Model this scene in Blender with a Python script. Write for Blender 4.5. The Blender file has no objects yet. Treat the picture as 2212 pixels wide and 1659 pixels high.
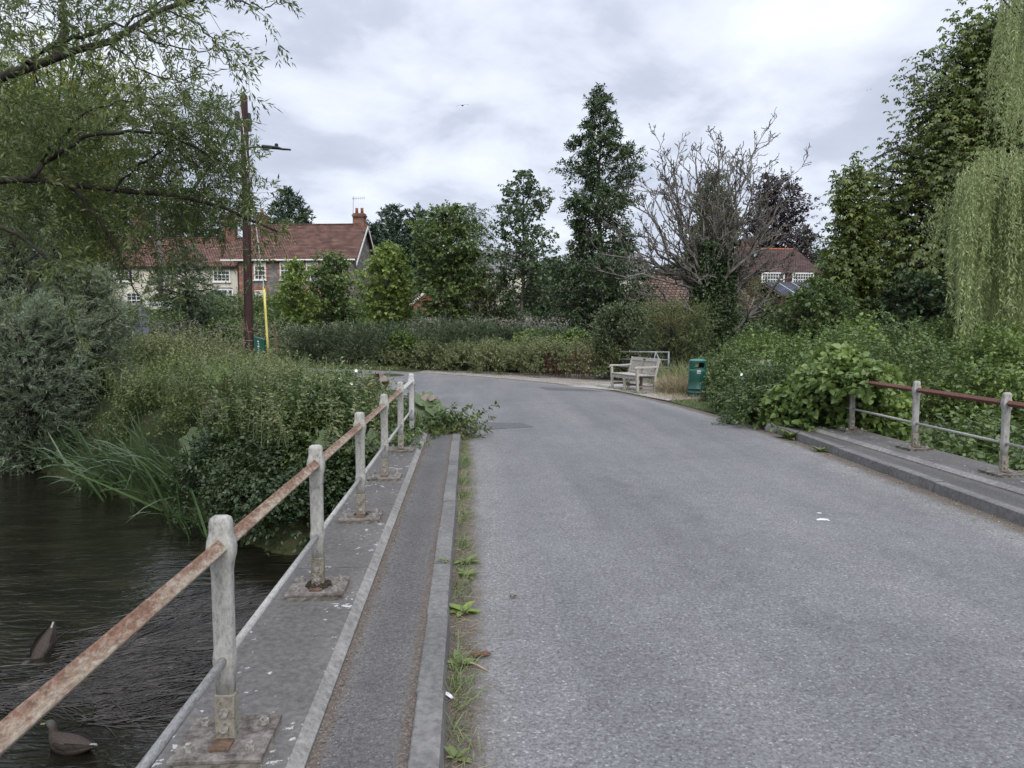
import bpy, math, random
import numpy as np
from mathutils import Vector, Matrix, Euler

random.seed(7)
R = np.random.default_rng(11)
SC = bpy.context.scene
COL = SC.collection
rad = math.radians
PI = math.pi

# ------------------------------------------------------------------ camera
EYE = Vector((0.0, 0.0, 1.76))
FPX, CX, CY = 1590.0, 1106.0, 829.5          # measured on the photograph at 2212 x 1659
YAW, PITCH = rad(3.45), rad(4.48)
fwd = Vector((math.sin(YAW) * math.cos(PITCH), math.cos(YAW) * math.cos(PITCH), -math.sin(PITCH)))
rgt = Vector((math.cos(YAW), -math.sin(YAW), 0))
upv = rgt.cross(fwd)
cam_data = bpy.data.cameras.new("camera")
cam_data.sensor_width = 36
cam_data.lens = FPX / 2212 * 36
cam_data.clip_start = 0.05
cam_data.clip_end = 3000
cam = bpy.data.objects.new("camera", cam_data)
COL.objects.link(cam)
m = Matrix((rgt, upv, -fwd)).transposed().to_4x4()
m.translation = EYE
cam.matrix_world = m
SC.camera = cam


def ray(px, py):
    return fwd + rgt * ((px - CX) / FPX) + upv * ((CY - py) / FPX)


def at(px, py, y):                            # the point at distance y up the road
    d = ray(px, py)
    return EYE + d * (y / d.y)


def atz(px, py, z=0.0):                       # the point on a level plane
    d = ray(px, py)
    return EYE + d * ((z - EYE.z) / d.z)


# ------------------------------------------------------------------ sky, sun, exposure
SUN_ELEV, SUN_AZ = rad(40), rad(168)          # azimuth clockwise from +Y
world = bpy.data.worlds.new("World")
SC.world = world
world.use_nodes = True
nt = world.node_tree
nt.nodes.clear()


def ND(nt, t, inp=None, **attr):
    n = nt.nodes.new(t)
    for k, v in attr.items():
        setattr(n, k, v)
    for k, v in (inp or {}).items():
        if isinstance(v, bpy.types.NodeSocket):
            nt.links.new(v, n.inputs[k])
        else:
            n.inputs[k].default_value = v
    return n


def c4(c):
    return (c[0], c[1], c[2], 1.0)


def ramp(nt, fac, stops, interp='LINEAR'):
    n = nt.nodes.new('ShaderNodeValToRGB')
    n.color_ramp.interpolation = interp
    el = n.color_ramp.elements
    while len(el) < len(stops):
        el.new(0.5)
    for e, (p, c) in zip(el, stops):
        e.position = p
        e.color = c4(c) if not isinstance(c, (int, float)) else (c, c, c, 1)
    nt.links.new(fac, n.inputs[0])
    return n.outputs[0]


def math_n(nt, op, a, b=None, clamp=False):
    n = nt.nodes.new('ShaderNodeMath')
    n.operation = op
    n.use_clamp = clamp
    for i, v in enumerate((a, b)):
        if v is None:
            continue
        if isinstance(v, bpy.types.NodeSocket):
            nt.links.new(v, n.inputs[i])
        else:
            n.inputs[i].default_value = v
    return n.outputs[0]


def mixc(nt, fac, a, b, blend='MIX'):
    n = nt.nodes.new('ShaderNodeMix')
    n.data_type = 'RGBA'
    n.blend_type = blend
    for i, v in ((0, fac), (6, a), (7, b)):
        if isinstance(v, bpy.types.NodeSocket):
            nt.links.new(v, n.inputs[i])
        else:
            n.inputs[i].default_value = c4(v) if i else v
    return n.outputs[2]


tc = ND(nt, 'ShaderNodeTexCoord')
sep = ND(nt, 'ShaderNodeSeparateXYZ', {0: tc.outputs['Generated']})
zz = math_n(nt, 'ADD', math_n(nt, 'MAXIMUM', sep.outputs[2], 0.0), 0.27)
cv = ND(nt, 'ShaderNodeCombineXYZ', {0: math_n(nt, 'DIVIDE', sep.outputs[0], zz), 1: math_n(nt, 'DIVIDE', sep.outputs[1], zz), 2: 0.0})
n1 = ND(nt, 'ShaderNodeTexNoise', {'Vector': cv.outputs[0], 'Scale': 2.3, 'Detail': 6.0, 'Roughness': 0.55, 'Distortion': 0.2})
n2 = ND(nt, 'ShaderNodeTexNoise', {'Vector': cv.outputs[0], 'Scale': 0.8, 'Detail': 3.0, 'Roughness': 0.5})
cl = math_n(nt, 'ADD', math_n(nt, 'MULTIPLY', n1.outputs[0], 0.62), math_n(nt, 'MULTIPLY', n2.outputs[0], 0.38))
ccol = ramp(nt, cl, [(0.38, (3.9, 4.2, 5.05)), (0.45, (4.3, 4.65, 5.55)), (0.51, (5.45, 5.8, 6.65)), (0.58, (6.3, 6.65, 7.4)), (0.66, (7.3, 7.6, 8.1))])
zen = ND(nt, 'ShaderNodeMapRange', {0: sep.outputs[2], 1: 0.30, 2: 1.0, 3: 1.0, 4: 2.2})
zen.interpolation_type = 'SMOOTHSTEP'
zb = ND(nt, 'ShaderNodeVectorMath', {0: ccol, 'Scale': zen.outputs[0]}, operation='SCALE')
sky = ND(nt, 'ShaderNodeTexSky', sky_type='NISHITA', sun_disc=False, sun_elevation=SUN_ELEV, sun_rotation=SUN_AZ)
skymix = mixc(nt, 0.93, sky.outputs[0], zb.outputs[0])
bg = ND(nt, 'ShaderNodeBackground', {'Color': skymix, 'Strength': 0.1})
ND(nt, 'ShaderNodeOutputWorld', {'Surface': bg.outputs[0]})

sl = bpy.data.lights.new("sun", 'SUN')
sl.energy = 1.5
sl.angle = rad(38)
sl.color = (1.0, 0.97, 0.92)
so = bpy.data.objects.new("sun", sl)
COL.objects.link(so)
sd = Vector((math.sin(SUN_AZ) * math.cos(SUN_ELEV), math.cos(SUN_AZ) * math.cos(SUN_ELEV), math.sin(SUN_ELEV)))
so.rotation_euler = sd.to_track_quat('Z', 'Y').to_euler()
SC.view_settings.view_transform = 'Standard'
SC.view_settings.look = 'None'
SC.view_settings.exposure = 0.60
SC.view_settings.gamma = 1.0
SC.view_settings.use_curve_mapping = False
SC.cycles.max_bounces = 12
SC.cycles.diffuse_bounces = 5
SC.cycles.transmission_bounces = 8

# ------------------------------------------------------------------ materials
MATS = {}


def new_mat(name):
    mt = bpy.data.materials.new(name)
    mt.use_nodes = True
    mt.node_tree.nodes.clear()
    MATS[name] = mt
    return mt, mt.node_tree


def finish(nt, color, rough=0.8, bump=None, bs=0.3, bd=0.01, metal=0.0, spec=0.3):
    p = ND(nt, 'ShaderNodeBsdfPrincipled')
    for k, v in (('Base Color', color), ('Roughness', rough), ('Metallic', metal), ('Specular IOR Level', spec)):
        if isinstance(v, bpy.types.NodeSocket):
            nt.links.new(v, p.inputs[k])
        else:
            p.inputs[k].default_value = c4(v) if k == 'Base Color' else v
    if bump is not None:
        b = ND(nt, 'ShaderNodeBump', {'Height': bump, 'Strength': bs, 'Distance': bd})
        nt.links.new(b.outputs[0], p.inputs['Normal'])
    ND(nt, 'ShaderNodeOutputMaterial', {'Surface': p.outputs[0]})
    return p


def objvec(nt, scale=None):
    t = ND(nt, 'ShaderNodeTexCoord').outputs['Object']
    if scale is None:
        return t
    return ND(nt, 'ShaderNodeMapping', {'Vector': t, 'Scale': scale}).outputs[0]


def noise(nt, v, s, d=4.0, r=0.55, dist=0.0):
    return ND(nt, 'ShaderNodeTexNoise', {'Vector': v, 'Scale': s, 'Detail': d, 'Roughness': r, 'Distortion': dist}).outputs[0]


def simple(name, c1, c2=None, scale=8.0, rough=0.7, bs=0.2, bscale=60.0, bd=0.004, metal=0.0, spec=0.3, stretch=None, lo=0.35, hi=0.65):
    mt, t = new_mat(name)
    v = objvec(t, stretch)
    c2 = c2 or tuple(x * 0.75 for x in c1)
    col = ramp(t, noise(t, v, scale, 6.0, 0.6), [(lo, c2), (hi, c1)])
    finish(t, col, rough, noise(t, v, bscale, 3.0), bs, bd, metal, spec)
    return mt


LEAFK = 1.9


def leafmat(name, ca, cb, cc=None, transl=0.25, rough=0.44, scale=0.9, spec=0.5):
    """Leaf colour varies leaf by leaf and, more slowly, from spray to spray."""
    mt, t = new_mat(name)
    geo = ND(t, 'ShaderNodeNewGeometry')
    rnd = geo.outputs['Random Per Island']
    nz = noise(t, objvec(t), scale, 2.0)
    f = math_n(t, 'ADD', math_n(t, 'MULTIPLY', rnd, 0.55), math_n(t, 'MULTIPLY', math_n(t, 'SUBTRACT', nz, 0.28), 1.0), True)
    ca, cb = tuple(x * LEAFK for x in ca), tuple(x * LEAFK for x in cb)
    cc = tuple(min(x * LEAFK, .5) for x in cc) if cc and max(cc) < .34 else cc
    stops = [(0.1, ca), (0.85, cb)]
    if cc:
        stops.append((0.99, cc))
    col = ramp(t, f, stops)
    p = ND(t, 'ShaderNodeBsdfPrincipled', {'Base Color': col, 'Roughness': rough, 'Specular IOR Level': spec})
    tr = ND(t, 'ShaderNodeBsdfTranslucent', {'Color': mixc(t, 0.35, col, (0.10, 0.16, 0.02))})
    mx = ND(t, 'ShaderNodeMixShader', {0: transl, 1: p.outputs[0], 2: tr.outputs[0]})
    ND(t, 'ShaderNodeOutputMaterial', {'Surface': mx.outputs[0]})
    return mt


# asphalt: aggregate, mottling, wheel tracks, dirt gathered along the edges (attribute "edge": metres to the edge)
def asphalt(name, base, dirt=True, aggr=130.0, ds=1.0):
    mt, t = new_mat(name)
    v = objvec(t)
    big = noise(t, v, 0.5, 5.0, 0.6)
    mid = noise(t, v, 6.0, 5.0, 0.65)
    vor = ND(t, 'ShaderNodeTexVoronoi', {'Vector': v, 'Scale': aggr}).outputs['Color']
    vs = ND(t, 'ShaderNodeSeparateColor', {0: vor}).outputs[0]
    fine = noise(t, v, 42.0, 4.0, 0.75)
    b = tuple(x for x in base)
    c = ramp(t, big, [(0.3, tuple(x * 0.86 for x in b)), (0.7, tuple(x * 1.12 for x in b))])
    c = mixc(t, 0.55, c, ramp(t, mid, [(0.3, (0.78,) * 3), (0.7, (1.2,) * 3)]), 'MULTIPLY')
    c = mixc(t, 1.0, c, ramp(t, fine, [(0.28, (0.48,) * 3), (0.5, (0.99,) * 3), (0.72, (1.45,) * 3)]), 'MULTIPLY')
    c = mixc(t, 1.0, c, ramp(t, vs, [(0.0, (0.62,) * 3), (0.25, (0.9,) * 3), (0.75, (1.05,) * 3), (0.95, (1.2,) * 3), (1.0, (1.9,) * 3)]), 'MULTIPLY')
    if dirt:
        sp_v = ND(t, 'ShaderNodeTexVoronoi', {'Vector': v, 'Scale': 1.7})
        spd = math_n(t, 'ADD', sp_v.outputs['Distance'], math_n(t, 'MULTIPLY', math_n(t, 'SUBTRACT', noise(t, v, 30.0), 0.5), 0.05))
        sps = math_n(t, 'MULTIPLY', ND(t, 'ShaderNodeSeparateColor', {0: sp_v.outputs['Color']}).outputs[0], 0.035)
        c = mixc(t, math_n(t, 'MULTIPLY', math_n(t, 'LESS_THAN', spd, sps), 0.7), c, (0.03, 0.03, 0.032))
        st_n = noise(t, v, 0.9, 7.0, 0.7, 0.8)
        c = mixc(t, 0.8, c, ramp(t, st_n, [(0.30, (0.78, 0.78, 0.79)), (0.42, (1, 1, 1)), (0.62, (1, 1, 1)), (0.74, (1.12, 1.11, 1.09))]), 'MULTIPLY')
        sx = ND(t, 'ShaderNodeSeparateXYZ', {0: v}).outputs[0]
        trk = noise(t, ND(t, 'ShaderNodeMapping', {'Vector': v, 'Scale': (1.15, 0.10, 1)}).outputs[0], 1.0, 4.0, 0.6)
        c = mixc(t, 0.9, c, ramp(t, trk, [(0.36, (0.84, 0.84, 0.85)), (0.52, (1.0, 1.0, 1.0)), (0.66, (1.13, 1.12, 1.10))]), 'MULTIPLY')
        e = ND(t, 'ShaderNodeAttribute', attribute_name='edge').outputs['Fac']
        edge = math_n(t, 'ADD', e, math_n(t, 'MULTIPLY', math_n(t, 'SUBTRACT', noise(t, v, 3.5, 6.0, 0.7), 0.5), 0.30 * ds))
        f = ND(t, 'ShaderNodeMapRange', {0: edge, 1: 0.13 * ds, 2: 0.28 * ds, 3: 0.92, 4: 0.0}).outputs[0]
        dcol = ramp(t, noise(t, v, 90.0, 4.0, 0.7), [(0.35, (0.045, 0.036, 0.030)), (0.55, (0.115, 0.09, 0.072)), (0.75, (0.30, 0.25, 0.20))])
        f2 = ND(t, 'ShaderNodeMapRange', {0: edge, 1: 0.16 * ds, 2: 0.75 * ds, 3: 0.55, 4: 0.0}).outputs[0]
        c = mixc(t, f2, c, mixc(t, 1.0, c, (1.35, 1.33, 1.28), 'MULTIPLY'))
        c = mixc(t, f, c, dcol)
    h = math_n(t, 'ADD', fine, math_n(t, 'MULTIPLY', vs, 0.6))
    finish(t, c, 0.78, h, 0.55, 0.006, spec=0.35)
    return mt


M_road = asphalt('road_asphalt', (0.160, 0.158, 0.158), True, 105.0)
M_patch = asphalt('patched_asphalt', (0.100, 0.098, 0.097), False, 105.0)
M_path = asphalt('path_asphalt', (0.096, 0.092, 0.089), True, 170.0, 0.22)


def concrete(name, base, lichen=0.0, rough_edge=False):
    mt, t = new_mat(name)
    v = objvec(t)
    c = ramp(t, noise(t, v, 2.2, 7.0, 0.65), [(0.3, tuple(x * 0.72 for x in base)), (0.7, tuple(x * 1.22 for x in base))])
    c = mixc(t, 0.8, c, ramp(t, noise(t, v, 28.0, 5.0, 0.7), [(0.3, (0.58,) * 3), (0.7, (1.45,) * 3)]), 'MULTIPLY')
    if lichen:
        ln = math_n(t, 'ADD', math_n(t, 'MULTIPLY', noise(t, v, 17.0, 6.0, 0.62), 0.75), math_n(t, 'MULTIPLY', noise(t, v, 2.3, 2.0), 0.25))
        f = ND(t, 'ShaderNodeMapRange', {0: ln, 1: 0.605, 2: 0.63, 3: 0.0, 4: lichen}).outputs[0]
        c = mixc(t, f, c, (0.55, 0.55, 0.53))
        f2 = ND(t, 'ShaderNodeMapRange', {0: noise(t, v, 1.1, 7.0, 0.7), 1: 0.56, 2: 0.72, 3: 0.0, 4: 0.65}).outputs[0]
        c = mixc(t, f2, c, (0.06, 0.057, 0.05))
    finish(t, c, 0.9, noise(t, v, 120.0 if not rough_edge else 38.0, 5.0, 0.7), 0.4 if not rough_edge else 0.9, 0.004 if not rough_edge else 0.012, spec=0.2)
    return mt


M_cope = concrete('coping_concrete', (0.122, 0.115, 0.109), 0.7)
M_copeedge = concrete('worn_coping_edge', (0.225, 0.217, 0.205), 0.0, True)
M_kerb = concrete('kerb_concrete', (0.152, 0.147, 0.140), 0.0)
M_slab = concrete('pale_concrete', (0.34, 0.32, 0.30), 0.0)
M_wallc = concrete('abutment_concrete', (0.14, 0.135, 0.125), 0.0)


def paint_rust(name, paint, rust, amount, dark=0.25, streak=(1, 1, 1), scale=16.0, under=0.0):
    """Old paint with rust coming through and dark grime; under: paint that survives on the underside of a rail."""
    mt, t = new_mat(name)
    v = objvec(t, streak)
    a = noise(t, v, scale, 9.0, 0.8)
    b = noise(t, v, scale * 0.16, 3.0)
    f0 = math_n(t, 'ADD', math_n(t, 'MULTIPLY', a, 0.72), math_n(t, 'MULTIPLY', b, 0.28))
    if under:
        z = ND(t, 'ShaderNodeSeparateXYZ', {0: objvec(t)}).outputs[2]
        f0 = math_n(t, 'ADD', f0, math_n(t, 'MULTIPLY', math_n(t, 'SUBTRACT', z, 0.927), under))
    f = ND(t, 'ShaderNodeMapRange', {0: f0, 1: 0.60 - amount, 2: 0.76 - amount, 3: 0.0, 4: 1.0}).outputs[0]
    rc = ramp(t, noise(t, v, scale * 1.7, 6.0, 0.75), [(0.3, tuple(x * 0.45 for x in rust)), (0.55, rust), (0.75, tuple(min(x * 1.6, 0.9) for x in rust))])
    pc = ramp(t, noise(t, v, scale * 1.3, 8.0, 0.8), [(0.32, tuple(x * dark for x in paint)), (0.47, tuple(x * 0.72 for x in paint)), (0.68, paint)])
    c = mixc(t, f, pc, rc)
    c = mixc(t, 0.8, c, ramp(t, noise(t, v, 90.0, 4.0, 0.8), [(0.3, (0.55, 0.54, 0.52)), (0.5, (1, 1, 1))]), 'MULTIPLY')
    finish(t, c, 0.75, a, 0.4, 0.002, spec=0.25)
    return mt


M_post = paint_rust('weathered_white_paint', (0.43, 0.42, 0.385), (0.17, 0.11, 0.07), -0.01, 0.32, (1, 1, 0.5), 26.0)
M_postlow = paint_rust('grimy_white_paint', (0.33, 0.30, 0.24), (0.07, 0.05, 0.035), 0.10, 0.15, (1, 1, 1), 26.0)
M_plate = paint_rust('flaking_plate_paint', (0.27, 0.245, 0.22), (0.06, 0.04, 0.03), 0.16, 0.12, (1, 1, 1), 12.0)
M_railr = paint_rust('rusted_rail_paint', (0.46, 0.40, 0.31), (0.185, 0.10, 0.066), 0.155, 0.5, (1, 0.4, 1), 48.0, 3.2)
M_railrr = paint_rust('mostly_rusted_rail', (0.36, 0.28, 0.24), (0.15, 0.066, 0.050), 0.30, 0.6, (1, 0.4, 1), 48.0)
M_railw = paint_rust('white_rail_paint', (0.58, 0.57, 0.55), (0.2, 0.12, 0.08), -0.06, 0.5, (1, 0.5, 1), 30.0)
M_raill = paint_rust('mottled_rail_paint', (0.47, 0.46, 0.43), (0.08, 0.072, 0.065), 0.06, 0.3, (1, 0.5, 1), 50.0)
M_bolt = simple('bolt_steel', (0.36, 0.35, 0.33), (0.13, 0.11, 0.09), 40.0, 0.55)
M_rustlug = simple('rusty_lug', (0.16, 0.10, 0.065), (0.06, 0.042, 0.03), 30.0, 0.85)
M_mortar = simple('old_mortar', (0.17, 0.155, 0.13), (0.07, 0.062, 0.05), 14.0, 0.95, 0.6, 50.0)
M_moss = simple('dry_moss', (0.06, 0.046, 0.032), (0.025, 0.019, 0.014), 60.0, 1.0, 1.0, 60.0, 0.02)
M_pole = simple('creosoted_wood', (0.058, 0.028, 0.026), (0.020, 0.012, 0.012), 7.0, 0.85, 0.6, 18.0, 0.01, stretch=(6, 6, 0.35))
M_poleg = simple('grey_wood', (0.17, 0.16, 0.15), (0.08, 0.075, 0.07), 7.0, 0.85, 0.5, 18.0, 0.01, stretch=(6, 6, 0.35))
M_bench = simple('silvered_teak', (0.47, 0.44, 0.40), (0.20, 0.18, 0.155), 9.0, 0.85, 0.5, 30.0, 0.004, stretch=(4, 4, 4), lo=0.3)
M_benchdk = simple('stained_teak', (0.24, 0.19, 0.15), (0.11, 0.09, 0.07), 9.0, 0.85)
M_dark = simple('dark_metal', (0.035, 0.040, 0.042), (0.02, 0.022, 0.024), 20.0, 0.5)
M_black = simple('black_plastic', (0.012, 0.012, 0.013), (0.008, 0.008, 0.009), 12.0, 0.5)
M_white = simple('white_plastic', (0.62, 0.63, 0.62), (0.45, 0.45, 0.44), 10.0, 0.5, 0.05)
M_galv = simple('galvanised_steel', (0.26, 0.28, 0.30), (0.15, 0.165, 0.175), 9.0, 0.5, 0.1, metal=0.3)
M_signback = simple('dirty_sign_back', (0.27, 0.30, 0.335), (0.12, 0.135, 0.15), 5.0, 0.65, 0.1)
M_rustp = simple('rust_patch', (0.20, 0.08, 0.05), (0.10, 0.05, 0.03), 30.0, 0.9)
M_yellow = simple('yellow_plastic', (0.66, 0.57, 0.17), (0.54, 0.46, 0.14), 4.0, 0.5, 0.05)
M_bin = simple('green_plastic', (0.010, 0.082, 0.058), (0.008, 0.060, 0.043), 3.0, 0.42, 0.06, 90.0, spec=0.45)
M_bintop = simple('dusty_green_plastic', (0.075, 0.20, 0.17), (0.035, 0.14, 0.115), 7.0, 0.55, 0.06)
M_sticker = simple('sticker_white', (0.68, 0.69, 0.68), (0.55, 0.56, 0.55), 40.0, 0.5, 0.0)
M_ink = simple('sticker_ink', (0.02, 0.05, 0.045), (0.015, 0.04, 0.035), 40.0, 0.6, 0.0)
M_bark = simple('grey_bark', (0.15, 0.135, 0.115), (0.06, 0.052, 0.044), 5.0, 0.95, 0.8, 14.0, 0.02, stretch=(3, 3, 0.7))
M_barkdk = simple('dark_bark', (0.050, 0.043, 0.034), (0.020, 0.017, 0.014), 6.0, 0.95, 0.8, 18.0, 0.02, stretch=(2, 2, 1))
M_dead = simple('dead_bark', (0.21, 0.195, 0.17), (0.055, 0.048, 0.04), 3.0, 0.95, 0.8, 20.0, 0.01, lo=0.36, hi=0.62)
M_stem = simple('green_stem', (0.10, 0.115, 0.05), (0.06, 0.07, 0.03), 9.0, 0.8)
M_wstem = simple('willow_twigs', (0.20, 0.22, 0.08), (0.11, 0.13, 0.05), 9.0, 0.8)
M_drystem = simple('dry_stem', (0.25, 0.185, 0.12), (0.12, 0.085, 0.055), 9.0, 0.9)
M_whiteframe = simple('white_window_paint', (0.72, 0.72, 0.68), (0.60, 0.60, 0.57), 4.0, 0.55, 0.05)
M_render = simple('cream_render', (0.62, 0.585, 0.48), (0.50, 0.47, 0.39), 1.5, 0.9, 0.2, 40.0)
M_lead = simple('grey_lead', (0.20, 0.21, 0.22), (0.13, 0.135, 0.14), 3.0, 0.7)
M_terracotta = simple('terracotta', (0.36, 0.13, 0.07), (0.25, 0.09, 0.05), 6.0, 0.85)
M_slate = simple('grey_slate', (0.19, 0.18, 0.185), (0.12, 0.115, 0.12), 3.0, 0.8)
M_quill = simple('feather_white', (0.70, 0.71, 0.74), (0.50, 0.52, 0.56), 60.0, 0.7, 0.1)
M_tail = simple('duck_tail', (0.42, 0.41, 0.40), (0.16, 0.15, 0.14), 60.0, 0.7)
M_drylf = simple('dead_leaf_brown', (0.17, 0.075, 0.045), (0.09, 0.045, 0.03), 25.0, 0.85, 0.5, 60.0)
M_straw = simple('straw', (0.48, 0.37, 0.22), (0.30, 0.23, 0.14), 20.0, 0.85)


def glass_mat():
    mt, t = new_mat('dark_window_glass')
    c = ramp(t, noise(t, objvec(t), 1.3, 3.0), [(0.35, (0.012, 0.013, 0.014)), (0.65, (0.045, 0.047, 0.05))])
    finish(t, c, 0.08, spec=0.5)
    return mt


M_glass = glass_mat()


def brickmat(name, c1, c2, mortar, bw, bh, msize=0.012, var=0.5, roofk=None, bump=0.5, off=0.5):
    """Coursed bricks or tiles; coordinates run along the wall (or roof) and up it."""
    mt, t = new_mat(name)
    s = ND(t, 'ShaderNodeSeparateXYZ', {0: objvec(t)})
    u = s.outputs[0] if roofk else math_n(t, 'ADD', s.outputs[0], s.outputs[1])
    w = math_n(t, 'MULTIPLY', s.outputs[2], roofk) if roofk else s.outputs[2]
    v = ND(t, 'ShaderNodeCombineXYZ', {0: u, 1: w, 2: 0.0}).outputs[0]
    wob = ND(t, 'ShaderNodeVectorMath', {0: v, 1: ND(t, 'ShaderNodeVectorMath', {0: ND(t, 'ShaderNodeTexNoise', {'Vector': v, 'Scale': 1.2}).outputs['Color'], 'Scale': 0.10}, operation='SCALE').outputs[0]}, operation='ADD').outputs[0]
    b = ND(t, 'ShaderNodeTexBrick', {'Vector': wob, 'Color1': c4(c1), 'Color2': c4(c2), 'Mortar': c4(mortar), 'Scale': 1.0, 'Mortar Size': msize, 'Mortar Smooth': 0.3, 'Bias': 0.0, 'Brick Width': bw, 'Row Height': bh}, offset=off)
    c = mixc(t, var, b.outputs['Color'], ramp(t, noise(t, v, 1.6, 8.0, 0.7), [(0.3, (0.45, 0.42, 0.40)), (0.5, (1.0, 1.0, 1.0)), (0.72, (1.7, 1.6, 1.5))]), 'MULTIPLY')
    c = mixc(t, 0.7, c, ramp(t, noise(t, ND(t, 'ShaderNodeMapping', {'Vector': v, 'Scale': (0.9, 3.2, 1)}).outputs[0], 1.0, 6.0, 0.8), [(0.30, (0.28, 0.27, 0.27)), (0.50, (0.85, 0.85, 0.85)), (0.70, (2.2, 2.0, 1.85))]), 'MULTIPLY')
    finish(t, c, 0.92, b.outputs['Fac'], -bump, 0.03, spec=0.15)
    return mt


M_roofred = brickmat('red_clay_tiles', (0.138, 0.082, 0.068), (0.195, 0.120, 0.098), (0.05, 0.028, 0.024), 0.20, 0.17, 0.035, 0.8, 1.35)
M_roofbrown = brickmat('brown_clay_tiles', (0.080, 0.050, 0.046), (0.105, 0.068, 0.062), (0.04, 0.025, 0.024), 0.20, 0.14, 0.03, 0.5, 1.35)
M_roofbarn = brickmat('mossy_barn_tiles', (0.135, 0.082, 0.066), (0.20, 0.145, 0.115), (0.04, 0.03, 0.026), 0.26, 0.20, 0.04, 0.9, 1.3)
M_tilehung = brickmat('hung_tiles', (0.085, 0.047, 0.042), (0.11, 0.063, 0.056), (0.045, 0.028, 0.025), 0.2, 0.14, 0.03, 0.5)
M_flint = brickmat('grey_brick', (0.115, 0.105, 0.105), (0.18, 0.165, 0.16), (0.22, 0.21, 0.20), 0.24, 0.09, 0.012, 0.9)
M_redbrick = brickmat('red_brick', (0.24, 0.085, 0.055), (0.32, 0.13, 0.085), (0.25, 0.2, 0.17), 0.24, 0.085, 0.01, 0.5)
M_chim = brickmat('sooty_brick', (0.17, 0.08, 0.058), (0.22, 0.115, 0.085), (0.12, 0.10, 0.09), 0.24, 0.085, 0.012, 0.7)


def ground_mat():
    mt, t = new_mat('verge_soil_and_grass')
    v = objvec(t)
    c = ramp(t, noise(t, v, 0.35, 6.0, 0.6), [(0.35, (0.030, 0.038, 0.018)), (0.55, (0.050, 0.058, 0.026)), (0.72, (0.085, 0.075, 0.045))])
    c = mixc(t, 0.8, c, ramp(t, noise(t, v, 14.0, 6.0, 0.7), [(0.3, (0.55,) * 3), (0.7, (1.5,) * 3)]), 'MULTIPLY')
    finish(t, c, 1.0, noise(t, v, 20.0, 5.0), 0.8, 0.05, spec=0.1)
    return mt


M_ground = ground_mat()


def gravel_mat():
    mt, t = new_mat('pale_gravel')
    v = objvec(t)
    vo = ND(t, 'ShaderNodeTexVoronoi', {'Vector': v, 'Scale': 38.0})
    s = ND(t, 'ShaderNodeSeparateColor', {0: vo.outputs['Color']}).outputs[0]
    c = ramp(t, s, [(0.0, (0.13, 0.115, 0.10)), (0.5, (0.25, 0.23, 0.205)), (1.0, (0.44, 0.415, 0.38))])
    c = mixc(t, 0.8, c, ramp(t, noise(t, v, 1.6, 6.0, 0.65), [(0.3, (0.6, 0.56, 0.5)), (0.7, (1.25, 1.22, 1.2))]), 'MULTIPLY')
    finish(t, c, 0.95, vo.outputs['Distance'], -0.6, 0.015, spec=0.15)
    return mt


M_gravel = gravel_mat()


def water_mat():
    mt, t = new_mat('dark_river_water')
    v = objvec(t)
    c = ramp(t, noise(t, ND(t, 'ShaderNodeMapping', {'Vector': v, 'Scale': (0.6, 1.6, 1)}).outputs[0], 1.8, 6.0, 0.65), [(0.32, (0.004, 0.004, 0.003)), (0.55, (0.012, 0.011, 0.007)), (0.75, (0.028, 0.025, 0.016))])
    w1 = noise(t, ND(t, 'ShaderNodeMapping', {'Vector': v, 'Scale': (1.1, 3.2, 1), 'Rotation': (0, 0, 0.25)}).outputs[0], 2.6, 3.0, 0.5, 0.6)
    w2 = noise(t, ND(t, 'ShaderNodeMapping', {'Vector': v, 'Scale': (1.5, 3.6, 1), 'Rotation': (0, 0, -0.2)}).outputs[0], 7.0, 3.0, 0.55, 0.4)
    h = math_n(t, 'ADD', w1, math_n(t, 'MULTIPLY', w2, 0.22))
    p = finish(t, c, 0.06, h, 0.34, 0.06, spec=0.5)
    p.inputs['IOR'].default_value = 1.38
    return mt


M_water = water_mat()

# leaves
L_willow = leafmat('willow_leaves', (0.042, 0.058, 0.022), (0.088, 0.110, 0.034), (0.16, 0.18, 0.05), 0.38)
L_willowy = leafmat('yellow_willow_leaves', (0.105, 0.13, 0.030), (0.20, 0.215, 0.05), (0.30, 0.30, 0.09), 0.4)
L_osier = leafmat('osier_leaves', (0.078, 0.102, 0.064), (0.155, 0.182, 0.122), (0.18, 0.20, 0.14), 0.3)
L_bramble = leafmat('bramble_leaves', (0.020, 0.036, 0.012), (0.070, 0.098, 0.030), (0.15, 0.18, 0.06), 0.28)
L_shade = leafmat('shaded_bramble_leaves', (0.012, 0.022, 0.009), (0.030, 0.046, 0.017), (0.065, 0.085, 0.03), 0.15)  # bramble green darkened: the deep shade by the water is put into the leaf colour
L_herb = leafmat('herb_leaves', (0.052, 0.072, 0.025), (0.115, 0.138, 0.044), (0.19, 0.195, 0.08), 0.3)
L_weed = leafmat('tall_weed_leaves', (0.070, 0.086, 0.038), (0.135, 0.145, 0.066), (0.22, 0.19, 0.11), 0.28)
L_lime = leafmat('lime_leaves', (0.066, 0.096, 0.026), (0.140, 0.182, 0.046), (0.23, 0.28, 0.08), 0.38)
L_green = leafmat('green_leaves', (0.030, 0.050, 0.018), (0.086, 0.118, 0.036), (0.15, 0.18, 0.06), 0.28)
L_maple = leafmat('maple_leaves', (0.030, 0.048, 0.026), (0.060, 0.085, 0.040), (0.10, 0.13, 0.06), 0.25)
L_dark = leafmat('dark_leaves', (0.020, 0.034, 0.017), (0.048, 0.070, 0.030), (0.10, 0.12, 0.05), 0.15)
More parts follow.
